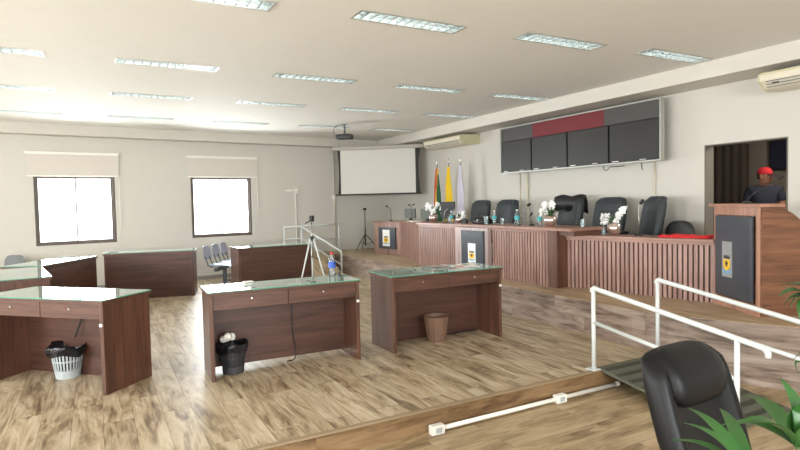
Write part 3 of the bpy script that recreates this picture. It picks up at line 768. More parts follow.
# ------------------------------------------------------------------ monitors, bag, laptop on the counter
def monitor(label, loc, rz, w_, h_):
    r = thing('monitor', label, 'monitor', loc, rz, 'grey monitors')
    MB().box(-.02, .02, -w_ / 2, w_ / 2, .05, h_, .008).build('casing', 'mon', r)
    MB().box(.02, .023, -w_ / 2 + .015, w_ / 2 - .015, .065, h_ - .015).build('screen', 'tv', r)
    MB().box(.0, .03, -.03, .03, .008, .12).build('stand_neck', 'black', r)
    MB().box(-.07, .09, -.1, .1, 0, .008, .003).build('stand_foot', 'black', r)
    return r
monitor('grey monitor back on the angled counter, further from the flowers', (5.88, 10.32, CT - .02), radians(25), .28, .25)
monitor('grey monitor back on the angled counter, next to the white flowers', (5.74, 9.42, CT - .02), radians(25), .28, .25)
t = thing('monitor', 'black monitor beside the white flowers in front of the flags', 'monitor', (5.50, 8.30, CT), radians(25))
MB().box(-.015, .015, -.14, .14, .06, .36, .006).build('casing', 'black', t)
MB().box(.015, .018, -.13, .13, .07, .35).build('screen', 'tv', t)
MB().box(.0, .03, -.03, .03, .008, .1).build('stand_neck', 'black', t)
MB().box(-.07, .09, -.08, .08, 0, .008, .003).build('stand_foot', 'black', t)
MB().tube([(-.02, .06, .01), (-.05, .05, .12), (-.06, .02, .2), (-.05, -.03, .24)], .006, 6).build('grey_lead', 'silver', t, True)
t = thing('handbag', 'black leather bag lying on the counter before the left charcoal chair', 'bag', (5.47, 7.26, CT), 0)
hb = MB(); hb.loft([superring(0, 0, z, a, b, 3, 20) for z, a, b in ((0.0, .09, .20), (.02, .10, .215), (.07, .085, .19), (.105, .05, .14), (.115, .03, .10))]); hb.build('bag_body', 'leather', t, True)
MB().tube([(-.02, -.1, .10), (-.02, -.06, .15), (-.02, .0, .17), (-.02, .06, .15), (-.02, .1, .10)], .008, 7).build('bag_handle', 'leather', t, True)
MB().box(-.102, -.094, -.012, .012, .045, .066, .003).build('clasp', 'chrome', t)
t = thing('tent_card', 'small dark tent card beside the small white flowers', 'name card', (5.40, 7.66, CT))
c = MB(); c.loft([[(-.03, -.07, 0), (.03, -.07, 0), (.001, -.07, .085), (-.001, -.07, .085)], [(-.03, .07, 0), (.03, .07, 0), (.001, .03, .085), (-.001, .03, .085)]]); c.build('card', 'black', t)
for i, (x, y, a) in enumerate(((5.62, 9.55, .2), (5.72, 9.9, -.1))):
    o = MB().xf((x, y, CT - .0205), ang + a).box(-.15, .15, -.11, .11, 0.001, .012).build('paper_stack', 'paper')
    tag(o, ['white papers nearest the main counter on the angled counter', 'white papers farther along the angled counter, before the grey monitor'][i], 'papers')
# bottles and glasses
G = 'teal-labelled water bottles on the counters'
bottle('teal-labelled bottle left of the small white flowers', (5.38, 8.02, CT), .20, .032, group=G)
bottle('teal-labelled bottle between the two charcoal chairs', (5.45, 6.93, CT), .21, .033, group=G)
bottle('teal-labelled bottle in front of the second charcoal chair, by the pale wall pipe', (5.42, 6.36 - .02 + .04, CT), .23, .036, group=G).location = (5.30, 6.22, CT)
bottle('teal-labelled bottle just left of the flowers at the counter corner', (5.40, 5.87, CT), .21, .033, group=G)
def tumbler(label, loc, r=.034, h=.10):
    t = thing('drinking_glass', label, 'glass', loc, 0, 'drinking glasses on the counters')
    MB().lathe([(r * .85, 0), (r, h), (r - .003, h), (r * .8, .008), (.001, .008)], 16).build('tumbler', 'clear', t, True, 40)
    MB().lathe([(r * .8, .009), (r * .9, h * .6), (.001, h * .6)], 16).build('water', 'clear', t, True, 40)
    return t
tumbler('drinking glass right of the black bag on the main counter', (5.36, 7.02, CT), .042, .12)
tumbler('drinking glass beside the black monitor, before the yellow flag', (5.40, 8.12, CT))
tumbler('drinking glass between the bottle and the silver microphone', (5.42, 6.70, CT))
tumbler('drinking glass at the right end of the main counter', (5.48, 5.17, CT))
tumbler('drinking glass left of the rose vase on the lower counter', (5.74, 5.06, 1.08), .04, .10)
t = thing('coaster', 'white paper napkin under the glass on the lower counter', 'napkin', (5.80, 5.16, 1.08))
MB().box(-.09, .09, -.10, .10, 0, .003).build('napkin', 'paper', t)

# ------------------------------------------------------------------ flowers
def blossom(mb, c, r, nrm, rnd):
    q = Vector((0, 0, 1)).rotation_difference(Vector(nrm).normalized())
    for k in range(5):
        t = 2 * pi * k / 5 + rnd.random()
        d = Vector((cos(t), sin(t), .25)); e = Vector((-sin(t), cos(t), 0))
        P = [Vector((0, 0, 0)), d * r * .5 + e * r * .42, d * r + Vector((0, 0, -.1 * r)), d * r * .5 - e * r * .42]
        top = [mb.v(Vector(c) + q @ p) for p in P]; bot = [mb.v(Vector(c) + q @ (p - Vector((0, 0, .004)))) for p in P]
        mb.face(top); mb.face(list(reversed(bot)))
        for i in range(4): mb.face([top[i], top[(i + 1) % 4], bot[(i + 1) % 4], bot[i]])
def leafblade(mb, base, tip, w_, sag=.03, n=6, up=Vector((0, 0, 1)), fold=.25):
    base, tip = Vector(base), Vector(tip); ax = tip - base
    side = ax.cross(up)
    if side.length < 1e-4: side = ax.cross(Vector((0, 1, 0)))
    side.normalize(); nn = side.cross(ax).normalized()
    rings = []
    for i in range(n + 1):
        t = i / n
        ww = w_ * (sin(pi * min(1, (t * .92 + .08))) ** .75) * (1 - .35 * t) + .0006
        p = base + ax * t + nn * (sag * 4 * t * (1 - t))
        rings.append([p - side * ww + nn * ww * fold, p, p + side * ww + nn * ww * fold, p - nn * .0012])
    mb.loft(rings, True, True)
def vase(label, loc, r, flowers, leaves, seed, tall=.16, stems=()):
    rnd = random.Random(seed)
    t = thing('flower_vase', label, 'flowers', loc, 0, 'white flower arrangements on the counters')
    MB().lathe([(r * .45, 0), (r * .78, r * .2), (r * .96, r * .6), (r, r * .95), (r * .94, r * 1.3), (r * .76, r * 1.6), (r * .62, r * 1.72), (r * .56, r * 1.6), (.001, r * 1.5)], 22).build('bowl', 'vase', t, True)
    lf = MB()
    for k in range(leaves):
        a = rnd.uniform(0, 2 * pi); rad = rnd.uniform(.08, .16)
        leafblade(lf, (0, 0, r * 1.45), (rad * cos(a), rad * sin(a), r * 1.5 + rnd.uniform(.0, .12)), rnd.uniform(.012, .022), .03)
    lf.build('leaves', 'leaf', t)
    fl = MB(); st = MB()
    for (x, y, z) in flowers:
        blossom(fl, (x, y, z), rnd.uniform(.042, .058), (-.8 + rnd.uniform(-.4, .2), rnd.uniform(-.6, .6), rnd.uniform(0, .8)), rnd)
        st.tube([(0, 0, r * 1.4), (x * .5, y * .5, r * 1.4 + (z - r * 1.4) * .7), (x, y, z)], .003, 5)
    fl.build('blossoms', 'petal', t); st.build('stems', 'leaf', t)
    return t
def cluster(c, rad, n, seed):
    rnd = random.Random(seed); out = []
    for k in range(n):
        out.append((c[0] + rnd.uniform(-.5, .5) * rad[0], c[1] + rnd.uniform(-1, 1) * rad[1], c[2] + rnd.uniform(-1, 1) * rad[2]))
    return out
vase('white flowers in a rose bowl at the left end of the main counter', (5.42, 8.66, CT), .085, cluster((0, -.01, .25), (.2, .14, .075), 34, 1), 26, 1)
vase('small white flowers in a low rose bowl left of the black bag', (5.42, 7.84, CT), .06, cluster((0, -.02, .16), (.12, .16, .06), 12, 2), 8, 2)
vase('white flowers with many leaves at the near corner of the main counter', (5.42, 5.68, CT), .09, cluster((0, .03, .22), (.15, .10, .10), 12, 3), 34, 3)
vase('two white orchid sprays in a mirrored rose bowl on the lower counter', (5.78, 4.93, 1.08), .09,
     cluster((0, .16, .19), (.12, .085, .055), 15, 4) + [(.0 + .02 * sin(k), -.02 - .016 * k, .17 + .021 * k) for k in range(9)] + [(-.02, -.05 - .016 * k, .17 + .022 * k) for k in range(8)], 26, 4)

# red cloth and yellow thing
t = MB(); rings = []
for i in range(15):
    y = -.27 + .54 * i / 14
    rings.append([(-.10, y, 0.0), (.14, y, 0.0), (.13, y, .018 + .012 * sin(i * .9)), (.02, y, .028 + .012 * sin(i * 1.3 + 1)), (-.10, y, .016 + .008 * sin(i * 1.1))])
t.loft(rings)
o = t.build('folded_cloth', 'red', None, True); o.location = (5.86, 4.0, 1.0815); o.rotation_euler = (0, 0, ang2)
tag(o, 'red folded cloth on the lower counter beside the podium', 'cloth')
t = MB(); t.box(-.06, .06, -.09, .09, 0, .022, .008)
o = t.build('yellow_pouch', 'yellow'); o.location = (6.04, 3.82, 1.081); o.rotation_euler = (0, 0, ang2 + .1)
tag(o, 'small yellow pouch behind the red cloth, by the podium', 'pouch')

# ------------------------------------------------------------------ office chairs
def office_chair(name, label, loc, rz, mat='leather', headrest=True, group=None, top=1.16, w=.25, rec=radians(17), arms=True):
    """faces local -y; origin on the floor"""
    r = thing(name, label, 'chair', loc, rz, group)
    def yb_(z): return .20 + tan(rec) * (z - .5)
    b = MB(); rings = []
    zs = [.46, .50, .56, .66, .78, .88, .97, 1.04, 1.09, 1.125, 1.145, 1.157]
    fw = [.74, .84, .9, .95, 1.0, 1.0, .99, .97, .93, .85, .72, .5]
    for z0, q in zip(zs, fw):
        z = .46 + (z0 - .46) * (top - .46) / (1.16 - .46)
        a = w * q; ring = []; seg = 32
        th = .055 if z0 < 1.04 else .055 * (1 - ((z0 - 1.04) / .117) ** 2 * .6)
        for k in range(seg):
            t = 2 * pi * k / seg; c_, s_ = cos(t), sin(t)
            x = a * math.copysign(abs(c_) ** .5, c_); y = th * math.copysign(abs(s_) ** .5, s_)
            if s_ < 0:
                xn = abs(x) / a
                y += .028 * (1 - min(1, (xn / .72)) ** 4)      # hollow between the side bolsters
                y -= .018 * max(0, 1 - ((xn - .86) / .14) ** 2)
            ring.append((x, yb_(z) + y + (.02 if z0 > 1.1 else 0), z))
        rings.append(ring)
    b.loft(rings); b.build('backrest', mat, r, True)
    if headrest:
        h = MB(); rings = []
        zc = top - .108; yc = yb_(zc) - .030
        for i in range(13):
            x = -w * .72 + w * 1.44 * i / 12; e = 1 - abs(i / 6 - 1) ** 6 * .35
            ring = []
            for k in range(20):
                t = 2 * pi * k / 20
                yy, zz = .062 * cos(t) * e, .115 * sin(t) * e
                ring.append((x, yc + yy + tan(rec) * zz + (.03 * max(0, zz / .115) ** 2), zc + zz))
            rings.append(ring)
        h.loft(rings); h.build('headrest', mat, r, True)
        s = MB()
        for sx in (-1, 1):
            s.tube([(sx * w * .745, yb_(z) - .052, z) for z in (.6, .7, .8, .88, .94)], .0025, 5)
        s.build('stitching', 'stitch', r)
    else:
        s = MB(); zz = top - .21; s.tube([(-w * .9, yb_(zz) - .058, zz), (-w * .5, yb_(zz) - .037, zz), (0, yb_(zz) - .03, zz), (w * .5, yb_(zz) - .037, zz), (w * .9, yb_(zz) - .058, zz)], .004, 5)
        s.build('back_seam', 'black', r)
    st = MB(); st.loft([superring(0, -.03, z, a, b_, 4, 28) for z, a, b_ in ((.41, .22, .22), (.425, .245, .245), (.47, .255, .255), (.50, .24, .24), (.508, .19, .19))]); st.build('seat', mat, r, True)
    MB().tube([(0, 0, .10), (0, 0, .41)], .028, 12).build('gas_lift', 'black_metal', r, True, 40)
    for k in range(5):
        t = 2 * pi * k / 5 + .3
        lg = MB(); lg.tube([(0.03 * cos(t), .03 * sin(t), .115), (.16 * cos(t), .16 * sin(t), .10), (.29 * cos(t), .29 * sin(t), .072)], [.026, .022, .016], 8)
        l_ = lg.build('base_leg', 'black', r, True)
        cs = MB(); cs.xf((.29 * cos(t), .29 * sin(t), .030), t, 0, pi / 2).lathe([(.012, -.024), (.030, -.020), (.030, -.004), (.012, -.003), (.012, .003), (.030, .004), (.030, .020), (.012, .024)], 14); cs.build('caster', 'black', l_, True, 40)
    if arms:
        for sx in (-1, 1):
            am = MB(); x = sx * (w + .035)
            am.tube([(sx * .22, -.03, .43), (x, -.03, .45), (x, -.04, .56), (x, -.06, .645)], .016, 8)
            am.tube([(x, .06, .66), (x, -.02, .665), (x, -.16, .655)], [.02, .026, .02], 8)
            am.build('armrest', 'black', r, True)
    MB().tube([(0, .05, .43), (0, .20, .44), (0, yb_(.6) + .06, .58)], .022, 8).build('back_bracket', 'black', r, True)
    return r
office_chair('office_chair', 'large black leather office chair with padded headrest in the foreground', (2.225, 1.17, LOW), radians(3), top=1.072, w=.262, arms=False)
GC = 'black chairs behind the counters'
FXR = -pi / 2          # local -y faces world -x
c_a = office_chair('office_chair', 'charcoal office chair behind the main counter, behind the black bag', (6.20, 8.65, DZ), FXR, 'leather_grey', False, GC, top=1.16, w=.27, rec=radians(10))
dup(c_a, (6.20, 7.86, DZ), FXR + .04, 'charcoal office chair right of the one with the bag, by the pale wall pipe', GC)
dup(c_a, (6.20, 6.38, DZ), FXR - .15, 'dark office chair behind the leafy flowers at the near end of the main counter', GC)
dup(c_a, (6.26, 5.64, DZ), FXR + .02, 'charcoal office chair behind the orchid sprays on the lower counter', GC)
dup(c_a, (6.26, 5.03, DZ), FXR - .5, 'charcoal office chair behind the upright silver microphone', GC)
# low round-backed chair
r = thing('office_chair', 'low round-backed black chair behind the lower counter, near the podium', 'chair', (6.25, 4.50, DZ), FXR, GC)
b = MB(); b.loft([[(a * cos(2 * pi * k / 24), .2 + .035 * sin(2 * pi * k / 24) + (z - .5) * .1, z) for k in range(24)] for z, a in ((.50, .17), (.54, .20), (.64, .215), (.74, .20), (.80, .16), (.83, .11), (.84, .05))]); b.build('backrest', 'black', r, True)
b = MB(); b.loft([superring(0, -.03, z, a, a, 4, 24) for z, a in ((.41, .20), (.43, .22), (.47, .22), (.48, .18))]); b.build('seat', 'black', r, True)
MB().tube([(0, 0, .08), (0, 0, .41)], .025, 10).build('gas_lift', 'black_metal', r, True)
MB().tube([(0, .05, .42), (0, .22, .42), (0, .245, .56)], .016, 8).build('back_bracket', 'black', r, True)
for k in range(5):
    t = 2 * pi * k / 5
    MB().tube([(0, 0, .09), (.14 * cos(t), .14 * sin(t), .075), (.26 * cos(t), .26 * sin(t), .03)], [.024, .02, .03], 8).build('base_leg', 'black', r, True)
# dark jacket over the near-end chair
j = MB(); rings = []
for i in range(9):
    y = -.29 + .5 * i / 8; hh = .06 + .035 * sin(i * 1.3)
    rings.append([(-.09, y, -.16 - .03 * sin(i * 2.1)), (-.075, y, -.02), (-.04, y, .03 + hh * .5), (.02, y, .035 + hh * .5), (.07, y, -.02), (.085, y, -.2 - .03 * cos(i * 1.7)), (.072, y, -.2), (.055, y, -.03), (.015, y, .005 + hh * .3), (-.03, y, .0 + hh * .3), (-.062, y, -.03), (-.078, y, -.15)])
j.loft(rings); o = j.build('jacket', 'black', None, True); o.location = (6.50, 6.42, 1.535); o.rotation_euler = (0, 0, .25)
tag(o, 'black jacket hung over the top of the chair behind the leafy flowers', 'jacket')

# ------------------------------------------------------------------ flags
def flag(label, y, mat, wl, seed, emblem=False):
    r = thing('flag', label, 'flag', (6.50, y, DZ), 0, 'flags in the corner')
    MB().lathe([(.15, 0), (.15, .02), (.04, .045), (.03, .09)], 18).build('base', 'black', r, True, 40)
    MB().tube([(0, 0, .03), (0, 0, 1.92)], .012, 8).build('pole', 'chrome', r, True)
    MB().lathe([(.012, 1.92), (.022, 1.935), (.01, 1.95), (.018, 1.97), (.014, 2.0), (.001, 2.045)], 10).build('finial', 'chrome', r, True)
    f = MB(); rings = []; rnd = random.Random(seed); ph = rnd.uniform(0, 6)
    for i in range(25):
        z = 1.86 - 1.35 * i / 24; w_ = .03 + wl * (i / 24) ** .8
        front, back = [], []
        for k in range(25):
            u = k / 24 - .5
            amp = .012 + .03 * (i / 24)
            x = amp * sin(u * 22 + ph) + .006 * sin(z * 9 + u * 8)
            yy = u * 2 * w_ - .01
            front.append((x - .004 - .012, yy, z)); back.append((x + .004 - .012, yy, z))
        rings.append(front + list(reversed(back)))
    f.loft(rings); c = f.build('flag_cloth', mat, r, True, 60)
    if emblem:
        e = MB(); e.ell((-.06, -.02, .93), (.006, .022, .025), 10, 6); e.build('emblem', 'crest_black', c)
    return r
flag('green, red and yellow flag hanging furled, leftmost in the corner', 10.20, 'flag_tri', .13, 1)
flag('yellow flag hanging furled in the middle of the three', 9.76, 'flag_yellow', .12, 2, True)
flag('white flag hanging furled, nearest the charcoal chairs', 9.33, 'flag_white', .13, 3)

# ------------------------------------------------------------------ televisions and header
TX = 6.65
fr = thing('display_frame', 'silver framed display unit with grey and red header across the wall', 'display frame', (TX, 0, 0))
y0, y1, z0, z1 = 4.90, 8.20, 2.05, 2.845
f = MB(); t = .02
f.box(-.03, .05, y0 - t, y0, z0 - t, z1 + t); f.box(-.03, .05, y1, y1 + t, z0 - t, z1 + t); f.box(-.03, .05, y0, y1, z0 - t, z0); f.box(-.03, .05, y0, y1, z1, z1 + t)
f.build('frame', 'silver', fr)
MB().box(.03, .05, y0, y1, z0, z1).build('back_plate', 'tv_bezel', fr)
ZH = 2.60
for a, b, m_ in ((7.38, y1, 'header_grey'), (5.84, 7.38, 'header_red'), (y0, 5.84, 'header_grey')):
    o = MB().box(.0, .03, a, b, ZH + .01, z1).build('header_panel', m_, fr)
for yb2 in (5.4, 6.4, 7.6): MB().box(.05, XW - TX, yb2, yb2 + .05, 2.3, 2.36).build('wall_bracket', 'silver', fr)
bo = [y0, 5.75, 6.57, 7.40, y1]
tl = ['fourth from left, nearest the doorway', 'third from left', 'second from left', 'leftmost, nearest the flags']
for i in range(4):
    a, b = bo[i] + .012, bo[i + 1] - .012
    tv = thing('television', 'dark wall television in the silver frame, ' + tl[i], 'television', (TX, (a + b) / 2, z0 + .004), 0, 'televisions in the wall frame')
    w_ = (b - a) / 2
    MB().box(-.012, .03, -w_, w_, 0, ZH - z0, .004).build('casing', 'tv_bezel', tv)
    MB().box(-.0145, -.012, -w_ + .014, w_ - .014, .03, ZH - z0 - .016).build('screen', 'tv', tv)
    s = MB(); s.box(-.0148, -.012, w_ - .16, w_ - .05, .008, .020); s.box(-.0148, -.012, -.08 - w_ * .3, .02 - w_ * .3, .010, .018); s.build('stickers', 'white_plastic', tv)
for pts in ([(0, 5.86, 2.02), (-.02, 5.83, 1.96), (-.02, 5.78, 1.95), (0, 5.74, 2.0), (.02, 5.5, 2.0)], [(0, 5.2, 2.02), (-.01, 5.19, 1.97), (-.01, 5.18, 1.92)]):
    MB().tube(pts, .006, 6).build('loose_cable', 'black', fr, True)
# conduits on the walls
def conduit(label, x, y, za, zb, r=.012, boxz=None):
    t = thing('wall_conduit', label, 'conduit', (x, y, za))
    MB().tube([(0, 0, 0), (0, 0, zb - za)], r, 8).build('pipe', 'ac', t, True)
    c = MB()
    for k in range(3):
        z = (zb - za) * (.15 + .35 * k); c.box(-r - .004, r + .012, -r - .012, r + .012, z, z + .018)
    c.build('clips', 'ac', t)
    if boxz: MB().box(-.05, .02, -.05, .05, boxz - za, boxz - za + .1, .006).build('junction_box', 'white_plastic', t)
conduit('thin pale conduit left of the thick pair below the televisions', XW - .016, 7.93, DZ, 2.06, .011)
conduit('thick white conduit below the televisions, behind the teal-labelled bottles', XW - .026, 7.72, DZ, 2.06, .024)
conduit('pale conduit below the right end of the televisions', XW - .016, 5.13, DZ, 2.06, .014)
conduit('pale conduit beside the projection screen with a small junction box', 5.16, wy(5.16) - .022, DZ, 2.9, .016, 1.66)
# bracket light
t = thing('wall_bracket', 'white wall bracket arm with conduit above the far ramp rails', 'wall bracket', (4.15, wy(4.15), 0), WA)
MB().box(-.30, .04, -.10, -.06, 1.86, 1.90, .008).build('bracket_arm', 'white_plastic', t)
MB().tube([(0, -.016, .45), (0, -.016, 1.86)], .016, 8).build('conduit_pipe', 'white_plastic', t, True)
MB().box(-.06, .05, -.06, 0, 1.80, 1.92, .006).build('junction_box', 'white_plastic', t)

# ------------------------------------------------------------------ projection screen, projector
S0, S1 = Vector((4.98, 12.36)), Vector((6.66, 11.02))
dv = S1 - S0; sa = atan2(dv.y, dv.x); LS = dv.length
ps = thing('projection_screen', 'white projection screen with black borders hung across the corner', 'projection screen', (S0.x, S0.y, 0), sa)
MB().box(0, LS, -.06, .06, 2.79, 2.87, .01).build('screen_case', 'screen_case', ps)
xa, xb2 = .14, LS - .14
f = MB(); f.box(xa + .04, xb2 - .05, -.003, .003, 1.77, 2.79); f.build('screen_fabric', 'screen', ps)
for sx in (0, 1):
    m = MB(); rings = []
    for i in range(13):
        z = 1.77 + 1.02 * i / 12; cv = .03 * sin(pi * i / 12)
        if sx == 0: a, b = xa - .03 + cv, xa + .041
        else: a, b = xb2 - .051, xb2 + .05 - cv
        rings.append([(a, -.0045, z), (b, -.0045, z), (b, .0045, z), (a, .0045, z)])
    m.loft(rings); m.build('screen_border', 'screen_border', ps)
MB().box(xa - .09, xb2 + .09, -.02, .02, 1.735, 1.77, .006).build('bottom_bar', 'screen_border', ps)
for x in (.15, LS - .15): MB().tube([(x, 0, 2.87), (x, 0, CEIL if x < 1 else BEAM)], .008, 6).build('hanger', 'chrome', ps, True)
pj = thing('projector', 'dark ceiling projector on a short pole before the projection screen', 'projector', (4.35, 10.15, CEIL), sa)
MB().lathe([(.06, -.012), (.06, 0)], 16).build('ceiling_plate', 'chrome', pj)
MB().tube([(0, 0, -.012), (0, 0, -.20)], .02, 10).build('pole', 'grey_metal', pj, True)
MB().box(-.155, .155, -.12, .12, -.30, -.205, .02).build('projector_body', 'black_metal', pj, True, 40)
MB().xf((.07, .12, -.25), 0, -pi / 2).lathe([(.035, 0), (.035, .02), (.02, .025), (.001, .02)], 14).build('lens', 'chrome', pj, True, 40)
MB().tube([(-.03, 0, -.01), (-.15, 0, .0 - .02), (-.22, 0, -.09), (-.22, 0, -.18), (-.15, 0, -.26)], .006, 6).build('projector_cable', 'black', pj, True)

# ------------------------------------------------------------------ air conditioners
def aircon(label, y0, y1):
    r = thing('air_conditioner', label, 'air conditioner', (0, y0, 0), 0, 'air conditioners on the right wall')
    L = y1 - y0; xa_, zt, zb = 6.36, 2.865, 2.67
    prof = [(XW - .002, zt), (xa_ + .05, zt), (xa_, zt - .03), (xa_ + .005, zt - .10), (xa_ + .10, zb + .015), (xa_ + .2, zb), (XW - .002, zb + .03)]
    b = MB(); b.loft([[(x, y, z) for x, z in prof] for y in (.02, L - .02)]); b.build('body', 'ac', r, True, 30)
    for y in (0, L - .02):
        e = MB(); e.loft([[(x, yy, z) for x, z in prof] for yy in (y, y + .02)]); e.build('end_cap', 'ac_trim', r)
    MB().box(xa_ - .004, xa_ + .03, .03, L - .03, zt - .038, zt - .018).build('top_trim', 'ac_trim', r)
    s = MB()
    for k in range(3): s.box(xa_ + .002 + k * .012, xa_ + .006 + k * .012, .08, L - .08, zt - .115 - k * .03, zt - .108 - k * .03)
    s.build('air_outlet', 'grey_metal', r)
    MB().xf((xa_ + .045, L - .16, zb + .065)).box(-.012, .0, -.035, .035, -.01, .012).build('badge', 'black', r)
    MB().box(XW - .12, XW, L * .3, L * .3 + .06, zt, BEAM).build('hanger', 'black', r)
    return r
aircon('cream air conditioner between the projection screen and the televisions', 9.12, 10.52)
aircon('cream air conditioner cut by the right edge of the frame', 2.0, 3.50)

# ------------------------------------------------------------------ front ramp, rails, pipe
rp = MB(); x0, x1, ya, yb3 = 3.95, 4.79, STEP_Y - .03, 2.36
rp.loft([[(x0, STEP_Y + .02, .005), (x0, ya, -.012), (x0, yb3, LOW + .001), (x0, yb3, LOW + .012), (x0, ya, .016), (x0, STEP_Y + .02, .016)], [(x1, STEP_Y + .02, .005), (x1, ya, -.012), (x1, yb3, LOW + .001), (x1, yb3, LOW + .012), (x1, ya, .016), (x1, STEP_Y + .02, .016)]])
ramp = thing('access_ramp', 'dark ribbed ramp from the lower floor to the raised floor, behind the foreground chair', 'ramp')
rp.build('ramp_deck', 'rubber_hi', ramp)
rb = MB(); n = 9
for k in range(n):
    f0 = (k + .15) / n; f1 = (k + .50) / n
    ya0, ya1 = ya + (yb3 - ya) * f0, ya + (yb3 - ya) * f1
    h0, h1 = .016 + (LOW - .004) * f0, .016 + (LOW - .004) * f1
    rb.loft([[(x0 + .01, ya0, h0 + .0005), (x0 + .01, ya1, h1 + .0005), (x0 + .01, ya1, h1 + .005), (x0 + .01, ya0, h0 + .005)], [(x1 - .01, ya0, h0 + .0005), (x1 - .01, ya1, h1 + .0005), (x1 - .01, ya1, h1 + .005), (x1 - .01, ya0, h0 + .005)]])
rb.build('rubber_ribs', 'rubber', ramp)
def rail(label, x, inner):
    r = thing('handrail', label, 'handrail', (x, 0, 0), 0, 'white handrails of the front ramp')
    yt, yl = 3.50, 2.16
    zt = lambda y: .735 + (y - yt) * (.735 - .53) / (yt - yl) + 0
    MB().tube([(0, yt + .075, zt(yt) - .03), (0, yt + .07, zt(yt) - .004), (0, yt + .045, zt(yt) + .012), (0, yt, zt(yt)), (0, yl, zt(yl)), (0, yl - .06, zt(yl) - .012), (0, yl - .085, zt(yl) - .035), (0, yl - .085, zt(yl) - .07)], .021, 10).build('top_rail', 'white_metal', r, True)
    MB().tube([(0, yt + .06, zt(yt) - .30), (0, yl + .12, zt(yl) - .27)], .017, 10).build('mid_rail', 'white_metal', r, True)
    for y, b in ((yt + .0, -.0), (yl + .12, LOW)):
        yy = y
        zb_ = 0.0 if y > 3 else LOW
        p = MB().tube([(0, yy, zb_), (0, yy, zt(yy))], .019, 10).build('post', 'white_metal', r, True)
    return r
h1 = rail('white handrail of the front ramp nearer the middle of the room', 3.90, 0)
h2 = rail('white handrail of the front ramp against the dais', 4.775, 1)
for h in (h1, h2):
    for ch in h.children:
        if ch.name.startswith('post') and max(v.co.z for v in ch.data.vertices) > .7:
            MB().box(-.05, .05, 3.56 - .04 - .0, 3.56 + .06, 0.0045, .012, .002).build('foot_plate', 'white_metal', h)
            ch.location.y = .06 - .0
pp = thing('step_conduit', 'white floor conduit with junction boxes along the foot of the step', 'conduit', (2.11, 3.47, LOW + .035))
MB().tube([(.06, 0, 0), (1.98, 0, 0)], .017, 10).build('pipe', 'white_plastic', pp, True)
for x in (0, 1.23):
    jb = MB().box(x - .0, x + .11, -.03, .03, -.033, .035, .006).build('junction_box', 'white_plastic', pp)
    MB().box(x + .03, x + .08, -.034, -.03, -.018, .02, .001).build('socket_cover', 'basket_grey', jb)
MB().xf((1.97, 0, 0), 0, 0, pi / 2).lathe([(.022, 0), (.022, .03), (.001, .031)], 12).build('end_cap', 'white_plastic', pp, True, 40)

# far ramp with its rails
fr_ = MB(); fr_.prism([(3.70, 11.95), (DX - .02, 11.95), (DX - .02, wy(DX) - .02), (3.70, wy(3.7) - .02)], 0.0, DZ)
struct(fr_.build('platform_landing', 'dais_top'))
rp = MB(); rp.loft([[(3.78, 11.94, 0), (3.78, 10.75, 0), (3.78, 10.75, .01), (3.78, 11.94, DZ)], [(4.58, 11.94, 0), (4.58, 10.75, 0), (4.58, 10.75, .01), (4.58, 11.94, DZ)]])
t = thing('far_ramp', 'short ramp up to the dais behind the desk with the white tripod', 'ramp'); rp.build('ramp_deck', 'dais_top', t)
t = thing('handrail', 'white handrail sloping down from the far landing to the floor', 'handrail', group='white handrails of the far ramp')
P0, P1, P2 = (3.72, 12.25), (4.12, 12.25), (4.60, 11.08)
MB().tube([(P0[0], P0[1], 1.05), (P1[0], P1[1], 1.05), (P2[0], P2[1], .53), (P2[0], P2[1], .0)], .021, 8).build('top_rail', 'white_metal', t, True)
MB().tube([(P0[0], P0[1], .78), (P1[0], P1[1], .78), (P2[0], P2[1], .24)], .016, 8).build('mid_rail', 'white_metal', t, True)
MB().tube([(P0[0], P0[1], DZ), (P0[0], P0[1], 1.05)], .019, 8).build('post', 'white_metal', t, True)
MB().tube([(P1[0], P1[1], DZ), (P1[0], P1[1], 1.05)], .019, 8).build('post', 'white_metal', t, True)
t = thing('handrail', 'level white handrail on the far landing against the window wall', 'handrail', group='white handrails of the far ramp')
MB().tube([(4.2, 12.45, 1.06), (5.12, 12.45, 1.06)], .018, 8).build('top_rail', 'white_metal', t, True)
MB().tube([(4.2, 12.45, .73), (5.12, 12.45, .73)], .014, 8).build('mid_rail', 'white_metal', t, True)
for x in (4.2, 5.12): MB().tube([(x, 12.45, DZ), (x, 12.45, 1.06)], .018, 8).build('post', 'white_metal', t, True)

# ------------------------------------------------------------------ tripods
t = thing('camera_tripod', 'white-legged tripod with a small black camera before the back of a desk', 'tripod', (3.03, 8.5, 0))
for k, a in enumerate((radians(192), radians(-48), radians(72))):
    lg = MB(); e = (.34 * cos(a), .34 * sin(a))
    lg.tube([(0.03 * cos(a), .03 * sin(a), 1.0), (e[0] * .55, e[1] * .55, .45), (e[0], e[1], .02)], [.015, .012, .009], 8)
    l_ = lg.build('leg', 'white_metal', t, True)
    MB().ell((e[0], e[1], .014), (.014, .014, .014), 8, 6).build('foot', 'black', l_, True)
    MB().tube([(0, 0, .72), (e[0] * .42, e[1] * .42, .66)], .006, 6).build('brace', 'black', t, True)
MB().lathe([(.03, .97), (.035, 1.0), (.03, 1.04)], 12).build('hub', 'black', t, True)
MB().tube([(0, 0, .7), (0, 0, 1.27)], .009, 8).build('centre_column', 'chrome', t, True)
cmr = MB(); cmr.xf((0, 0, 1.32), radians(25)).box(-.02, .035, -.03, .03, -.045, .05, .006)
cmr.build('camera_body', 'black', t)
MB().tube([(-.01, 0, 1.30), (-.06, -.01, 1.27), (-.11, -.02, 1.25)], .009, 7).build('pan_handle', 'black', t, True)
t = thing('microphone_stand', 'black tripod stand on the dais below the projection screen', 'tripod', (5.80, 12.42, DZ))
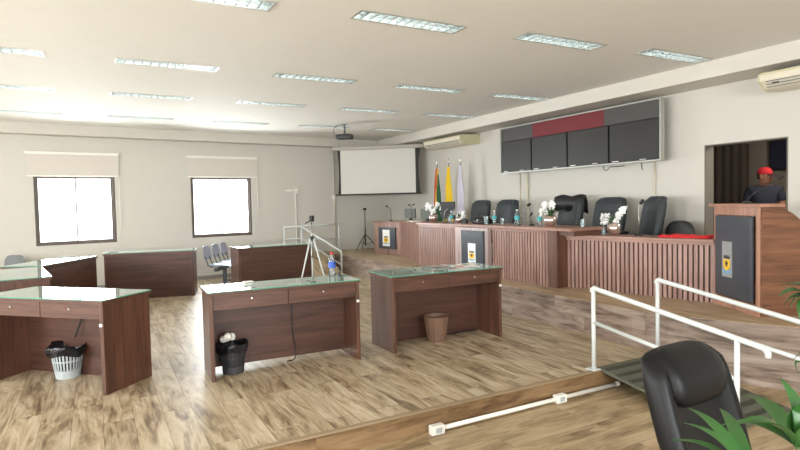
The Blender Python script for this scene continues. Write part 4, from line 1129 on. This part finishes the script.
for k in range(3):
    a = radians(200 + 120 * k)
    MB().tube([(0, 0, .40), (.16 * cos(a), .16 * sin(a), .22), (.33 * cos(a), .33 * sin(a), .012)], .010, 7).build('leg', 'black_metal', t, True)
    MB().tube([(0, 0, .14), (.18 * cos(a), .18 * sin(a), .19)], .006, 6).build('brace', 'black_metal', t, True)
MB().tube([(0, 0, .10), (0, 0, .55)], .016, 8).build('lower_pole', 'black_metal', t, True)
MB().tube([(0, 0, .55), (0, 0, .98)], .010, 8).build('upper_pole', 'black_metal', t, True)
MB().box(-.035, .035, -.03, .03, .98, 1.03, .006).build('top_clamp', 'black', t)

# ------------------------------------------------------------------ beam seats and chairs by the window wall
t = thing('beam_seating', 'row of blue and grey beam seats below the right window', 'seating', (2.06, 10.95, 0), radians(60))
MB().box(-.25, 1.30, -.03, .03, .34, .40).build('beam', 'grey_metal', t)
for x in (.25, 1.0):
    m = MB(); m.box(x - .03, x + .03, -.03, .03, .03, .34); m.box(x - .04, x + .04, -.24, .24, 0, .03, .008); m.build('leg', 'grey_metal', t)
for k in range(3):
    x = .04 + .47 * k
    s = MB(); s.loft([[(x + px, py, pz + .025 * (px / .2) ** 2) for px in (-.2, -.1, 0, .1, .2)] + [(x + px, py, pz - .015 + .025 * (px / .2) ** 2) for px in (.2, .1, 0, -.1, -.2)] for py, pz in ((-.24, .395), (-.2, .42), (0, .425), (.18, .42), (.2, .43))]); s.build('seat', 'blue_seat', t, True, 50)
    b = MB(); b.loft([[(x + w_ * c, .22 + (z - .5) * .18 + d_, z) for c, d_ in ((-1, 0), (-.5, .025), (0, .03), (.5, .025), (1, 0), (1, .012), (.5, .037), (0, .042), (-.5, .037), (-1, .012))] for z, w_ in ((.54, .16), (.57, .185), (.70, .19), (.77, .17), (.80, .12))])
    bo_ = b.build('backrest', 'grey_back', t, True, 50)
    for sx in (-.11, .11): MB().tube([(x + sx, .12, .40), (x + sx, .20, .44), (x + sx, .255, .60)], .010, 6).build('back_bracket', 'black_metal', t, True)
def wall_chair(label, loc, rz, mat):
    t = thing('plastic_chair', label, 'chair', loc, rz, 'plastic chairs by the left window')
    s = MB(); s.loft([[(px, py, pz + .02 * (px / .2) ** 2) for px in (-.2, -.1, 0, .1, .2)] + [(px, py, pz - .015 + .02 * (px / .2) ** 2) for px in (.2, .1, 0, -.1, -.2)] for py, pz in ((-.22, .42), (-.18, .44), (.2, .44))]); s.build('seat', mat, t, True, 50)
    b = MB(); b.loft([[(w_ * c, .22 + (z - .5) * .15 + d_, z) for c, d_ in ((-1, 0), (-.5, .025), (0, .03), (.5, .025), (1, 0), (1, .012), (.5, .037), (0, .042), (-.5, .037), (-1, .012))] for z, w_ in ((.56, .17), (.60, .20), (.74, .20), (.81, .17), (.84, .11))]); b.build('backrest', mat, t, True, 50)
    for sx in (-.17, .17):
        MB().tube([(sx, -.17, 0), (sx, -.16, .43)], .011, 7).build('leg', 'grey_metal', t, True)
        MB().tube([(sx, .22, 0), (sx, .19, .43), (sx * .8, .235, .62)], .011, 7).build('leg', 'grey_metal', t, True)
    return t
wc1 = wall_chair('pale blue plastic chair back at the left edge, below the left window', (-1.52, 11.10, 0), radians(30), 'blue_seat'); wc1.scale = (1, 1, .93)
wc2 = wall_chair('grey plastic chair back just right of the pale blue one at the left', (-1.37, 11.62, 0), radians(-30), 'grey_chair'); wc2.scale = (.9, .9, .92)

# ------------------------------------------------------------------ potted palm at the right edge
palm = thing('potted_palm', 'green palm with pointed leaflets entering at the lower right', 'plant', (1.38, .22, LOW))
MB().lathe([(.13, 0), (.17, .24), (.185, .26), (.185, .29), (.165, .29), (.155, .25), (.001, .25)], 24).build('pot', 'pot', palm, True, 40)
MB().lathe([(.001, .245), (.155, .252), (.001, .258)], 20, caps=False).build('soil', 'soil', palm)
O = Vector((1.38, .22, LOW))
def frond(node, tips, wid, stem_from=(0, 0, .25)):
    node = Vector(node) - O
    s = MB(); b0 = Vector(stem_from); mid = b0.lerp(node, .5) + Vector((0, 0, .12))
    s.tube([b0, b0.lerp(mid, .5) + Vector((0, 0, .04)), mid, mid.lerp(node, .55) + Vector((0, 0, .03)), node], [.011, .010, .008, .006, .005], 7)
    st = s.build('stem', 'palm_stem', palm, True)
    for tp, w_ in zip(tips, wid):
        l_ = MB(); leafblade(l_, node, Vector(tp) - O, w_, .02, 9)
        l_.build('leaflet', 'palm_leaf', st, True, 40)
frond((.885, .429, 1.182), [(.877, .546, 1.172), (.953, .545, 1.21), (.901, .462, 1.272), (.795, .468, 1.22), (.873, .396, 1.263), (.868, .37, 1.218)], [.014, .016, .013, .017, .014, .014])
frond((.784, .438, 1.150), [(.755, .541, 1.18), (.83, .564, 1.208), (.888, .547, 1.201), (.728, .476, 1.160), (.736, .47, 1.185), (.778, .535, 1.204)], [.010, .012, .012, .012, .010, .010])
frond((1.345, .621, 1.315), [(1.323, .678, 1.349), (1.274, .656, 1.333), (1.32, .67, 1.306), (1.378, .68, 1.346), (1.324, .659, 1.299), (1.284, .62, 1.286), (1.40, .60, 1.38)], [.018, .02, .017, .02, .018, .018, .018])
frond((1.143, .532, 1.234), [(1.131, .559, 1.238), (1.131, .546, 1.215), (1.147, .54, 1.261), (1.18, .50, 1.25)], [.006, .006, .006, .007])

# ------------------------------------------------------------------ person beyond the doorway
def skin_mesh(name, verts, edges, radii, mat, parent, sub=2, root=0):
    me = bpy.data.meshes.new(name); me.from_pydata(verts, edges, [])
    bm = bmesh.new(); bm.from_mesh(me)
    lay = bm.verts.layers.skin.verify(); bm.verts.ensure_lookup_table()
    for v, r in zip(bm.verts, radii):
        v[lay].radius = r if isinstance(r, tuple) else (r, r)
    bm.verts[root][lay].use_root = True
    bm.to_mesh(me); bm.free()
    o = bpy.data.objects.new(name, me); COL.objects.link(o)
    md = o.modifiers.new('skin', 'SKIN'); md.use_smooth_shade = True
    m2 = o.modifiers.new('sub', 'SUBSURF'); m2.levels = sub; m2.render_levels = sub
    dg = bpy.context.evaluated_depsgraph_get()
    m = bpy.data.meshes.new_from_object(o.evaluated_get(dg))
    bpy.data.objects.remove(o); bpy.data.meshes.remove(me)
    for p in m.polygons: p.use_smooth = True
    m.materials.clear(); m.materials.append(M[mat]); m.name = name
    n = bpy.data.objects.new(name, m); COL.objects.link(n)
    if parent: n.parent = parent
    return n
# local frame: faces -y, x to the person's left, origin between the feet
per = thing('person', 'person in a red cap and navy tee standing beyond the doorway, looking to the right', 'person', (8.20, 4.42, 0.34), 0)
per.scale = (.92, .92, .92)
J = dict(pelvis=(0, 0, .94), waist=(0, .0, 1.06), chest=(0, .01, 1.24), upper=(0, .015, 1.37), neck0=(0, .01, 1.45), neck1=(0, -.012, 1.52),
         lsh=(.175, .02, 1.385), lel=(.235, .03, 1.12), lwr=(.20, -.15, .97), lhd=(.185, -.22, .95),
         rsh=(-.175, .02, 1.385), rel=(-.235, .03, 1.12), rwr=(-.20, -.15, .97), rhd=(-.185, -.22, .95),
         lhip=(.095, 0, .90), lkn=(.10, -.01, .50), lan=(.105, .02, .09), lft=(.115, -.12, .035),
         rhip=(-.095, 0, .90), rkn=(-.10, -.01, .50), ran=(-.105, .02, .09), rft=(-.115, -.12, .035))
RR = dict(pelvis=(.15, .11), waist=(.14, .105), chest=(.155, .115), upper=(.14, .10), neck0=(.062, .06), neck1=(.056, .056),
          lsh=.066, lel=.044, lwr=.030, lhd=.034, rsh=.066, rel=.044, rwr=.030, rhd=.034,
          lhip=.088, lkn=.060, lan=.042, lft=.036, rhip=.088, rkn=.060, ran=.042, rft=.036)
names = list(J)
E_ = [('pelvis', 'waist'), ('waist', 'chest'), ('chest', 'upper'), ('upper', 'neck0'), ('neck0', 'neck1'), ('upper', 'lsh'), ('lsh', 'lel'), ('lel', 'lwr'), ('lwr', 'lhd'),
      ('upper', 'rsh'), ('rsh', 'rel'), ('rel', 'rwr'), ('rwr', 'rhd'), ('pelvis', 'lhip'), ('lhip', 'lkn'), ('lkn', 'lan'), ('lan', 'lft'), ('pelvis', 'rhip'), ('rhip', 'rkn'), ('rkn', 'ran'), ('ran', 'rft')]
body = skin_mesh('body', [J[n] for n in names], [(names.index(a), names.index(b)) for a, b in E_], [RR[n] for n in names], 'skin', per)
# head merged into the body mesh: sculpted rings in a local head frame, then turned
def head_mesh():
    b = MB()
    # (z, half width, front y, back y)
    prof = [(-.005, .045, -.030, .055), (.012, .054, -.078, .06), (.03, .060, -.090, .066), (.055, .064, -.092, .076), (.085, .070, -.090, .088), (.115, .075, -.088, .096), (.145, .077, -.090, .099), (.175, .074, -.085, .096), (.20, .066, -.070, .084), (.22, .048, -.045, .06), (.232, .02, -.015, .028)]
    rings = []
    for z, w_, fy, by in prof:
        cy, hy = (fy + by) / 2, (by - fy) / 2
        ring = []
        for k in range(28):
            t = 2 * pi * k / 28
            x = w_ * math.copysign(abs(cos(t)) ** .85, cos(t)); y = cy + hy * math.copysign(abs(sin(t)) ** .85, sin(t))
            if .09 < z < .13 and sin(t) < -.6 and .25 < abs(cos(t)) < .75: y += .010      # eye sockets
            ring.append((x, y, z))
        rings.append(ring)
    b.loft(rings)
    nz = [(0, -.088, .122, .008), (0, -.098, .105, .010), (0, -.112, .085, .014), (0, -.104, .074, .015), (0, -.088, .070, .010)]
    b.tube([p[:3] for p in nz], [p[3] for p in nz], 8)
    for sx in (-1, 1):
        b.ell((sx * .010, -.098, .076), (.008, .010, .007), 8, 6)
        b.ell((sx * .078, .012, .10), (.010, .020, .032), 10, 8)
    return b
HP_ = Matrix.Translation((0, -.035, 1.475)) @ Matrix.Rotation(radians(-2), 4, 'Y')
# the torso faces the camera's left of the podium; the head turns toward the right of the picture
bodyrot = radians(-58)
per.rotation_euler = (0, 0, bodyrot)
HM = HP_ @ Matrix.Rotation(radians(58), 4, 'Z') @ Matrix.Rotation(radians(4), 4, 'X')
hb = head_mesh()
bmesh.ops.recalc_face_normals(hb.bm, faces=list(hb.bm.faces))
bm = bmesh.new(); bm.from_mesh(body.data)
tmp = bpy.data.meshes.new('tmp'); hb.bm.to_mesh(tmp); hb.bm.free(); tmp.transform(HM); bm.from_mesh(tmp); bpy.data.meshes.remove(tmp)
# five fingers on each hand, curled
def finger_tubes(sx):
    b = MB(); w0 = Vector((sx * .185, -.22, .95))
    for k in range(4):
        ox = (-.024 + .016 * k); ln = [.062, .074, .070, .055][k]
        b.tube([w0 + Vector((ox, -.01, .0)), w0 + Vector((ox, -.045, .004)), w0 + Vector((ox * 1.05, -.045 - ln * .5, -.008)), w0 + Vector((ox * 1.05, -.045 - ln * .8, -.035))], [.010, .0095, .0085, .006], 7)
    b.tube([w0 + Vector((-sx * .025, .02, 0)), w0 + Vector((-sx * .05, -.02, -.004)), w0 + Vector((-sx * .052, -.055, -.012))], [.012, .010, .007], 7)
    return b
for sx in (-1, 1):
    fb = finger_tubes(sx); bmesh.ops.recalc_face_normals(fb.bm, faces=list(fb.bm.faces)); tmp = bpy.data.meshes.new('tmp'); fb.bm.to_mesh(tmp); fb.bm.free(); bm.from_mesh(tmp); bpy.data.meshes.remove(tmp)
bm.to_mesh(body.data); bm.free()
for p in body.data.polygons: p.use_smooth = True
def on_head(o): o.data.transform(HM); return o
for sx in (-1, 1):
    e = on_head(MB().ell((sx * .030, -.079, .112), (.013, .010, .010), 10, 8).build('eye', 'eye', per, True))
    MB().ell((sx * .030, -.0885, .112), (.0055, .0025, .0055), 8, 6)
    i_ = on_head(MB().ell((sx * .030, -.0875, .112), (.006, .003, .006), 8, 6).build('iris', 'iris', e, True))
    on_head(MB().tube([(sx * .014, -.091, .130), (sx * .030, -.0935, .134), (sx * .047, -.083, .130)], [.003, .004, .002], 6).build('eyebrow', 'hair', per, True))
on_head(MB().tube([(-.026, -.083, .042), (-.012, -.0925, .044), (0, -.094, .043), (.012, -.0925, .044), (.026, -.083, .042)], [.003, .006, .006, .006, .003], 7).build('lips', 'lips', per, True))
hh = MB(); rings = []
for z, w_, fy, by in ((.07, .074, .03, .094), (.10, .079, .02, .102), (.14, .081, .0, .105), (.17, .079, -.02, .103)):
    rings.append([(w_ * cos(t), max(fy, (fy + by) / 2 + (by - fy) / 2 * sin(t)) if sin(t) < 0 else (fy + by) / 2 + (by - fy) / 2 * sin(t), z) for t in [2 * pi * k / 24 for k in range(24)]])
hh.loft(rings); on_head(hh.build('hair', 'hair', per, True))
cp = MB(); rings = []
for z, w_, fy, by in ((.142, .086, -.100, .110), (.165, .087, -.101, .111), (.20, .082, -.092, .103), (.228, .066, -.070, .08), (.245, .04, -.04, .05), (.25, .008, -.002, .014)):
    rings.append([(w_ * cos(t), (fy + by) / 2 + (by - fy) / 2 * sin(t), z) for t in [2 * pi * k / 28 for k in range(28)]])
cp.loft(rings); cap = on_head(cp.build('cap', 'cap_cloth', per, True))
br = MB(); rings = []
for i in range(9):
    y = -.075 - .105 * i / 8
    w_ = .078 * math.sqrt(max(.02, 1 - (i / 8.6) ** 2.6))
    rings.append([(w_ * q, y, .150 - .018 * (i / 8) - .022 * q * q) for q in (-1, -.5, 0, .5, 1)] + [(w_ * q, y, .145 - .018 * (i / 8) - .022 * q * q) for q in (1, .5, 0, -.5, -1)])
br.loft(rings); on_head(br.build('cap_brim', 'cap_dark', cap, True, 50))
# tee: follows the torso, short sleeves
sn = ['pelvis', 'waist', 'chest', 'upper', 'neck', 'lsh', 'lmid', 'rsh', 'rmid']
SV = [(0, 0, .93), (0, 0, 1.06), (0, .01, 1.24), (0, .015, 1.375), (0, .012, 1.445), (.178, .02, 1.388), (.228, .028, 1.19), (-.178, .02, 1.388), (-.228, .028, 1.19)]
skin_mesh('tee_shirt', SV, [(0, 1), (1, 2), (2, 3), (3, 4), (3, 5), (5, 6), (3, 7), (7, 8)], [(.172, .132), (.165, .130), (.178, .138), (.160, .122), (.082, .078), .084, .070, .084, .070], 'shirt', per)
TN = [(0, 0, .95), (.10, 0, .88), (.102, -.01, .50), (.106, .02, .10), (-.10, 0, .88), (-.102, -.01, .50), (-.106, .02, .10)]
skin_mesh('trousers', TN, [(0, 1), (1, 2), (2, 3), (0, 4), (4, 5), (5, 6)], [(.165, .128), .108, .080, .066, .108, .080, .066], 'trousers', per)
for sx in (-1, 1):
    sh = MB(); sh.loft([[(sx * .11 + .048 * w_ * cos(t), cy + .03 * sin(t), z + .03 * h_ * (1 + sin(t)) * 0 + (0 if k_ == 0 else 0)) for k_, t in enumerate([2 * pi * k / 16 for k in range(16)])] for cy, w_, h_, z in ((0, 1, 1, 0),)] , True, True) if False else None
    sh.box(sx * .112 - .05, sx * .112 + .05, -.19, .085, 0.0, .085, .03); sh.build('shoe', 'black', per, True, 60)

# ------------------------------------------------------------------ world, camera
W_ = bpy.data.worlds.new('World'); SC.world = W_; W_.use_nodes = True
bg = W_.node_tree.nodes['Background']; bg.inputs['Color'].default_value = (.97, .99, 1.0, 1); bg.inputs['Strength'].default_value = 4.0

cam = bpy.data.cameras.new('Camera'); cam.sensor_width = 36; cam.lens = 560 / 800 * 36; cam.clip_start = .05
co = bpy.data.objects.new('Camera', cam); COL.objects.link(co)
yaw, roll = radians(28.6), 0.022; pitch = math.atan((225 - 202.3) / 560)
Fh, R0, Z = Vector((sin(yaw), cos(yaw), 0)), Vector((cos(yaw), -sin(yaw), 0)), Vector((0, 0, 1))
F = Fh * cos(pitch) - Z * sin(pitch); U0 = Fh * sin(pitch) + Z * cos(pitch)
R = R0 * cos(roll) - U0 * sin(roll); U = U0 * cos(roll) + R0 * sin(roll)
m = Matrix((R, U, -F)).transposed().to_4x4(); m.translation = Vector((0, 0, 1.55))
co.matrix_world = m
SC.camera = co

vs = SC.view_settings
SC.display_settings.display_device = 'sRGB'
vs.view_transform = 'Standard'; vs.look = 'None'; vs.gamma = 1.0; vs.use_curve_mapping = False
vs.exposure = 0.46
SC.cycles.max_bounces = 10; SC.cycles.transparent_max_bounces = 16
SC.cycles.use_denoising = True
SC.cycles.sample_clamp_indirect = 6.0
